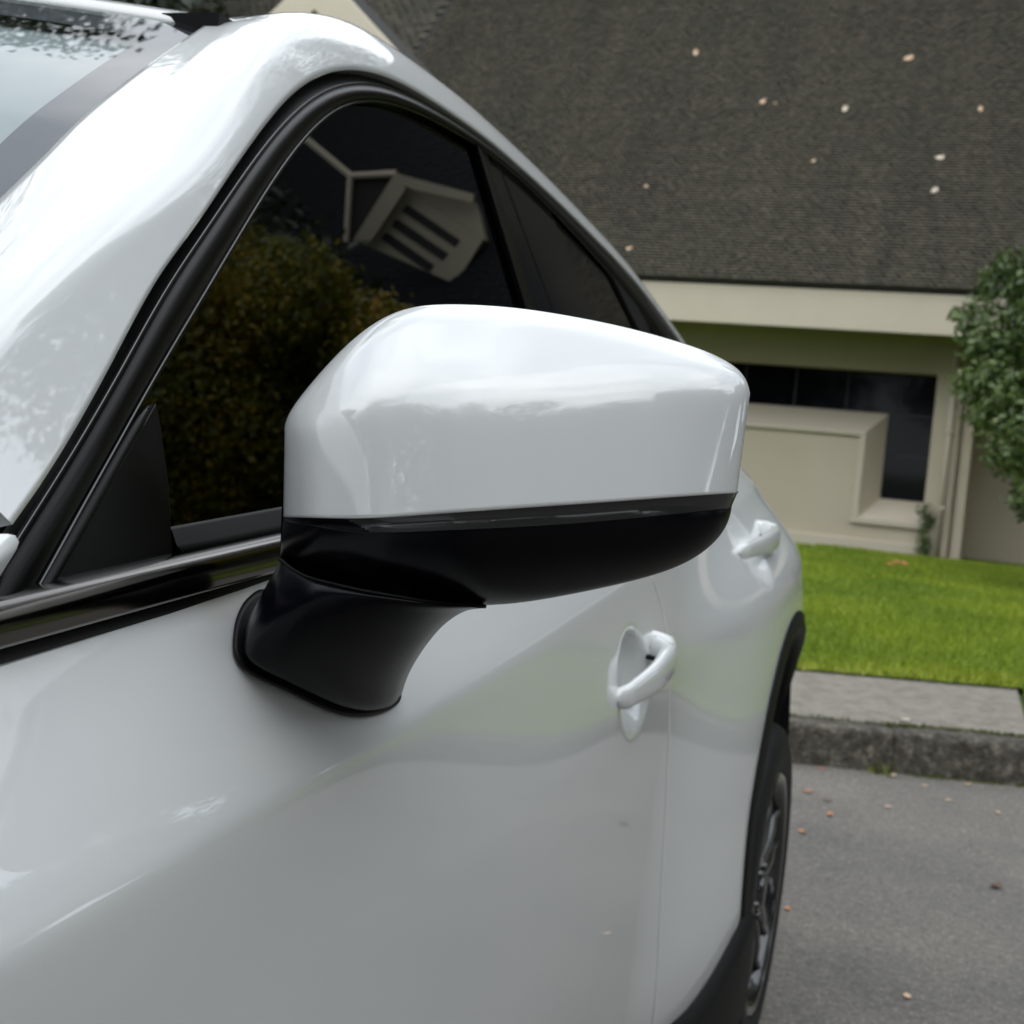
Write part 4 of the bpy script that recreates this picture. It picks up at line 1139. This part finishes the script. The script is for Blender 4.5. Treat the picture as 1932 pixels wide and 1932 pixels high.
limb_tree(sh, (sp[0]+.25, 13.7, KH), (sp[0]+.2, 13.7, 2.6), .05, lb[:1]+lb[6:], BARK)
crown('crown', lb, 15000, .09, LEAFC, sh, shell=.7)
# climber at the corner of the sill
cp = [wl(1745, y, .09) for y in np.linspace(955, 1052, 14)]
cl = thing('climbing_plant', 'thin climber growing up the wall corner beside the window sill', 'climber', tuple(cp[-1]))
V, Fc = tube(np.array(cp[::-1]), .010, 6); mesh('stem', V, Fc, BARK, cl)
crown('leaves', [(p[0]+rng.normal(0, .03), p[1], p[2], .07+.05*abs(math.sin(i*1.3)), .06, .07) for i, p in enumerate(cp)], 420, .055, LEAFC, cl, shell=.2)
# out of view to the right: an autumn tree and the row whose reflection the paint shows
at = thing('autumn_tree', 'yellow and brown autumn tree to the right of the lawn, reflected in the side window', 'tree', (4.4, 11.0, KH))
lb = []
for (az, el, R) in [(20, 19, 1.1), (15.6, 23.0, .62), (18.5, 23.6, .66), (22, 23.5, .7), (26, 22.6, .75), (13.6, 20.6, .60), (17, 20.5, .7), (20.5, 20, .7), (24.5, 19.5, .7), (12.0, 17.2, .52), (15, 17.3, .62), (18.5, 17, .65), (22, 16.6, .7), (26.5, 17, .7), (11.4, 15.2, .42), (14, 14.6, .5), (29, 20, .7)]:
    d = 11.9+rng.normal(0, .35); a_ = math.radians(az)
    lb.append((d*math.sin(a_), d*math.cos(a_), 1.3+d*math.tan(math.radians(el)), R, R, R*.9))
limb_tree(at, (4.4, 11.0, KH), (4.3, 11.1, 5.8), .16, lb, BARK)
crown('crown', lb, 85000, .085, LEAFA, at)
bw = thing('bounce_wall', 'low cream wall added out of view at the far right, brightening the car side', 'wall', (17, 8, 0))  # unseen wall, added to brighten the reflections in the car's side
V, Fc = boxv(16.9, 17.2, -14, 90, 0, 2.6); o = mesh('wall', V, Fc, CREAM, bw)
V, Fc = boxv(16.82, 17.28, -14.05, 90.05, 2.602, 2.70); o = mesh('coping', V, Fc, TRIM, bw); bevel(o, .01)
row = [(11.0, -9.0, 13.5, 4.6, 1, 'tall bushy tree at the near right corner of the car park'), (12.0, -3.0, 9.5, 4.0, 0, 'tall dark tree across the road, level with the camera'), (12.0, 4.6, 8.0, 3.4, 1, 'tall green tree across the road, opposite the front door'),
       (7.2, 17.4, 20.0, 2.7, 0, 'tallest dark tree, beyond the autumn tree'), (12.8, 11.2, 9.6, 3.4, 0, 'broad dark tree right of the tallest one'), (14.5, 21.5, 10.5, 3.4, 1, 'green tree in front of the far end of the added wall'), (4.2, -12.0, 13.0, 5.0, 0, 'dark tree behind the camera, right of the middle'), (-2.8, -12.5, 13.0, 5.0, 1, 'green tree straight behind the camera'),
       (-9.5, -10.5, 12.5, 5.0, 0, 'dark tree behind the camera on the far side of the car'), (9.6, -14.5, 12.0, 3.8, 0, 'dark tree furthest back behind the camera'), (-13.0, -4.0, 8.0, 3.4, 1, 'green tree beside the bonnet on the far side of the car'),
       (21.5, 37, 12, 5.5, 1, 'added green tree rising beyond the middle of the added wall'), (29, 58, 16, 8.0, 0, 'added dark tree far beyond the end of the added wall'), (13.5, 44, 13, 6.0, 0, 'added dark tree far off between the hall and the added wall'), (20, 49, 13, 6.0, 1, 'added green tree far off beside the end of the added wall'), (0.8, -21, 17, 7.0, 0, 'added large dark tree in the back row, straight behind the camera'), (13.5, -19, 17, 7.0, 1, 'added large green tree in the back row at the right'), (-13, -19, 16, 7.0, 0, 'added large dark tree in the back row at the left'), (20, -7.5, 16, 6.5, 0, 'added large dark tree beyond the added wall'), (7.6, -17, 15, 6.0, 0, 'added large dark tree in the back row between two others')]  # far and back-row trees added to close bright sky gaps in the reflections
for i, (x, y, h, R, kd, lab) in enumerate(row):
    tree('street_tree', lab, (x, y, 0), h, R, 2.0, (LEAFD, LEAFG)[kd], 26000, .30, 'trees around the car park', 16)
for (x, y, h, lab) in [(5.2, 34, 33.0, 'tallest dark tree behind the louvred dormer'), (12, 37, 34.0, 'broad dark tree behind the right end of the roof'), (-17.5, 19.5, 24.2, 'dark tree behind the left end of the roof'), (-22.5, 17, 25.2, 'dark tree furthest left behind the roof'), (-14.5, 19.0, 22.3, 'dark tree nearest the gable behind the roof'), (-26, 23, 30.5, 'dark tree at the back of the group behind the roof')]:
    tree('forest_tree', lab, (x, y, 0), h, 4.6, 5.0, LEAFD, 24000, .34, 'dark trees behind the roof', 22)

# =================================================================== FALLEN LEAVES
def leafmesh(name, L_, m, curl=.3):
    nA = 7; V = []
    for i in range(nA+1):
        t = i/nA; w = math.sin(math.pi*t**.8)*.30+.01*(i in (0, nA))
        for s in (-1, 0, 1): V.append(((t-.5)*L_, s*w*L_*(1+.12*math.sin(9*t)), L_*(curl*.5*(t-.5)**2*2+.10*abs(s)*curl*2+.01)))
    me = bpy.data.meshes.new(name); me.from_pydata(V, [], gridfaces(nA+1, 3)); me.materials.append(m); me.update()
    for p in me.polygons: p.use_smooth = True
    return me
LM = {(k, c): leafmesh('fallen_leaf', 1.0, DRY[k], c) for k in range(4) for c in (.2, .45)}
def put_leaf(p, size, k, curl, nrm, label, group):
    o = bpy.data.objects.new('fallen_leaf', LM[(k, curl)]); COL.objects.link(o)
    q = Vector((0, 0, 1)).rotation_difference(Vector(nrm)); r = q.to_matrix() @ Matrix.Rotation(rng.uniform(0, 6.28), 3, 'Z')
    o.matrix_world = Matrix.Translation(Vector(p)) @ r.to_4x4() @ Matrix.Scale(size, 4)
    tag(o, label, 'leaf', group)
KN = ['tan', 'orange', 'brown', 'pale']
for (px, py, sz, k, c, lab) in [(1525, 1494, .060, 1, .7, 'curled orange leaf on the road, near the wheel arch'), (1560, 1511, .05, 2, .7, 'dark curled leaf beside an orange one on the road'), (1566, 1538, .055, 1, .7, 'orange leaf with a dark edge on the road below the kerb'),
        (1514, 1570, .05, 1, .7, 'bright orange leaf on the road beside the tyre'), (1486, 1714, .04, 1, .25, 'orange leaf half hidden behind the rear tyre'), (1684, 1464, .055, 0, .7, 'tan leaf lying against the kerb next to the weed'), (1824, 1481, .05, 0, .7, 'tan leaf in the moss at the kerb foot'),
        (1880, 1673, .075, 2, .7, 'dark brown curled leaf with a stalk in the open road'), (1883, 1533, .045, 0, .25, 'small tan leaf on the road at the right edge'), (1600, 1573, .03, 2, .25, 'tiny brown leaf flat on the road'), (1712, 1880, .045, 0, .25, 'flat pale tan leaf low in the road'), (1675, 1522, .045, 0, .25, 'flat tan leaf on the road below the kerb joint'), (1790, 1510, .045, 0, .25, 'flat faded leaf on the road before the kerb'), (1550, 1450, .05, 1, .25, 'flat reddish leaf in the gutter'), (1745, 1482, .045, 0, .25, 'faded leaf in the gutter right of the weed')]:
    p = onz(px, py, .004)
    put_leaf(p, sz*.66, k, {.7: .45, .25: .2}[c], (0, 0, 1), lab, 'fallen leaves on the road')
p = onz(1706, 1358, KH+.004); put_leaf(p, .055, 3, .2, (0, 0, 1), 'pale leaf on the pavement behind the kerb', 'fallen leaves on the pavement')
for (px, py, sz, lab) in [(1692, 1062, .13, 'middle leaf of the small orange cluster on the lawn'), (1708, 1066, .12, 'right-hand leaf of the small orange cluster on the lawn'), (1680, 1066, .10, 'smallest, left-hand leaf of the orange cluster on the lawn')]:
    p = onz(px, py, LZ+.045); put_leaf(p, sz, 1, .45, (0, -.2, 1), lab, 'leaves on the lawn')
for (px, py, sz, k, lab) in [(1313, 101, .14, 0, 'cream leaf on the roof, left of the upper pair'), (1714, 111, .16, 0, 'largest cream leaf high on the roof'), (1440, 192, .12, 0, 'pinkish leaf on the middle of the roof'), (1594, 207, .13, 3, 'whitish leaf on the middle of the roof'), (1850, 207, .11, 0, 'tan leaf on the roof near the right edge'), (1773, 298, .13, 3, 'pale leaf on the roof, upper of two above the shrub'), (1763, 360, .12, 3, 'pale leaf on the roof, lower of two above the shrub'), (1188, 469, .10, 0, 'tan leaf low on the roof beside the car'), (1535, 304, .08, 0, 'small brown leaf on the roof above the fascia'), (1462, 195, .06, 0, 'tiny leaf beside the pinkish one on the roof'), (1220, 352, .07, 0, 'small brown leaf on the roof beside the car roofline')]:
    p = onplane(px, py, e_org+rnorm*.022, rnorm); put_leaf(p, sz*.98, k, .45, unit(rnorm+np.array([0, -.5, 0])), lab, 'fallen leaves on the roof')
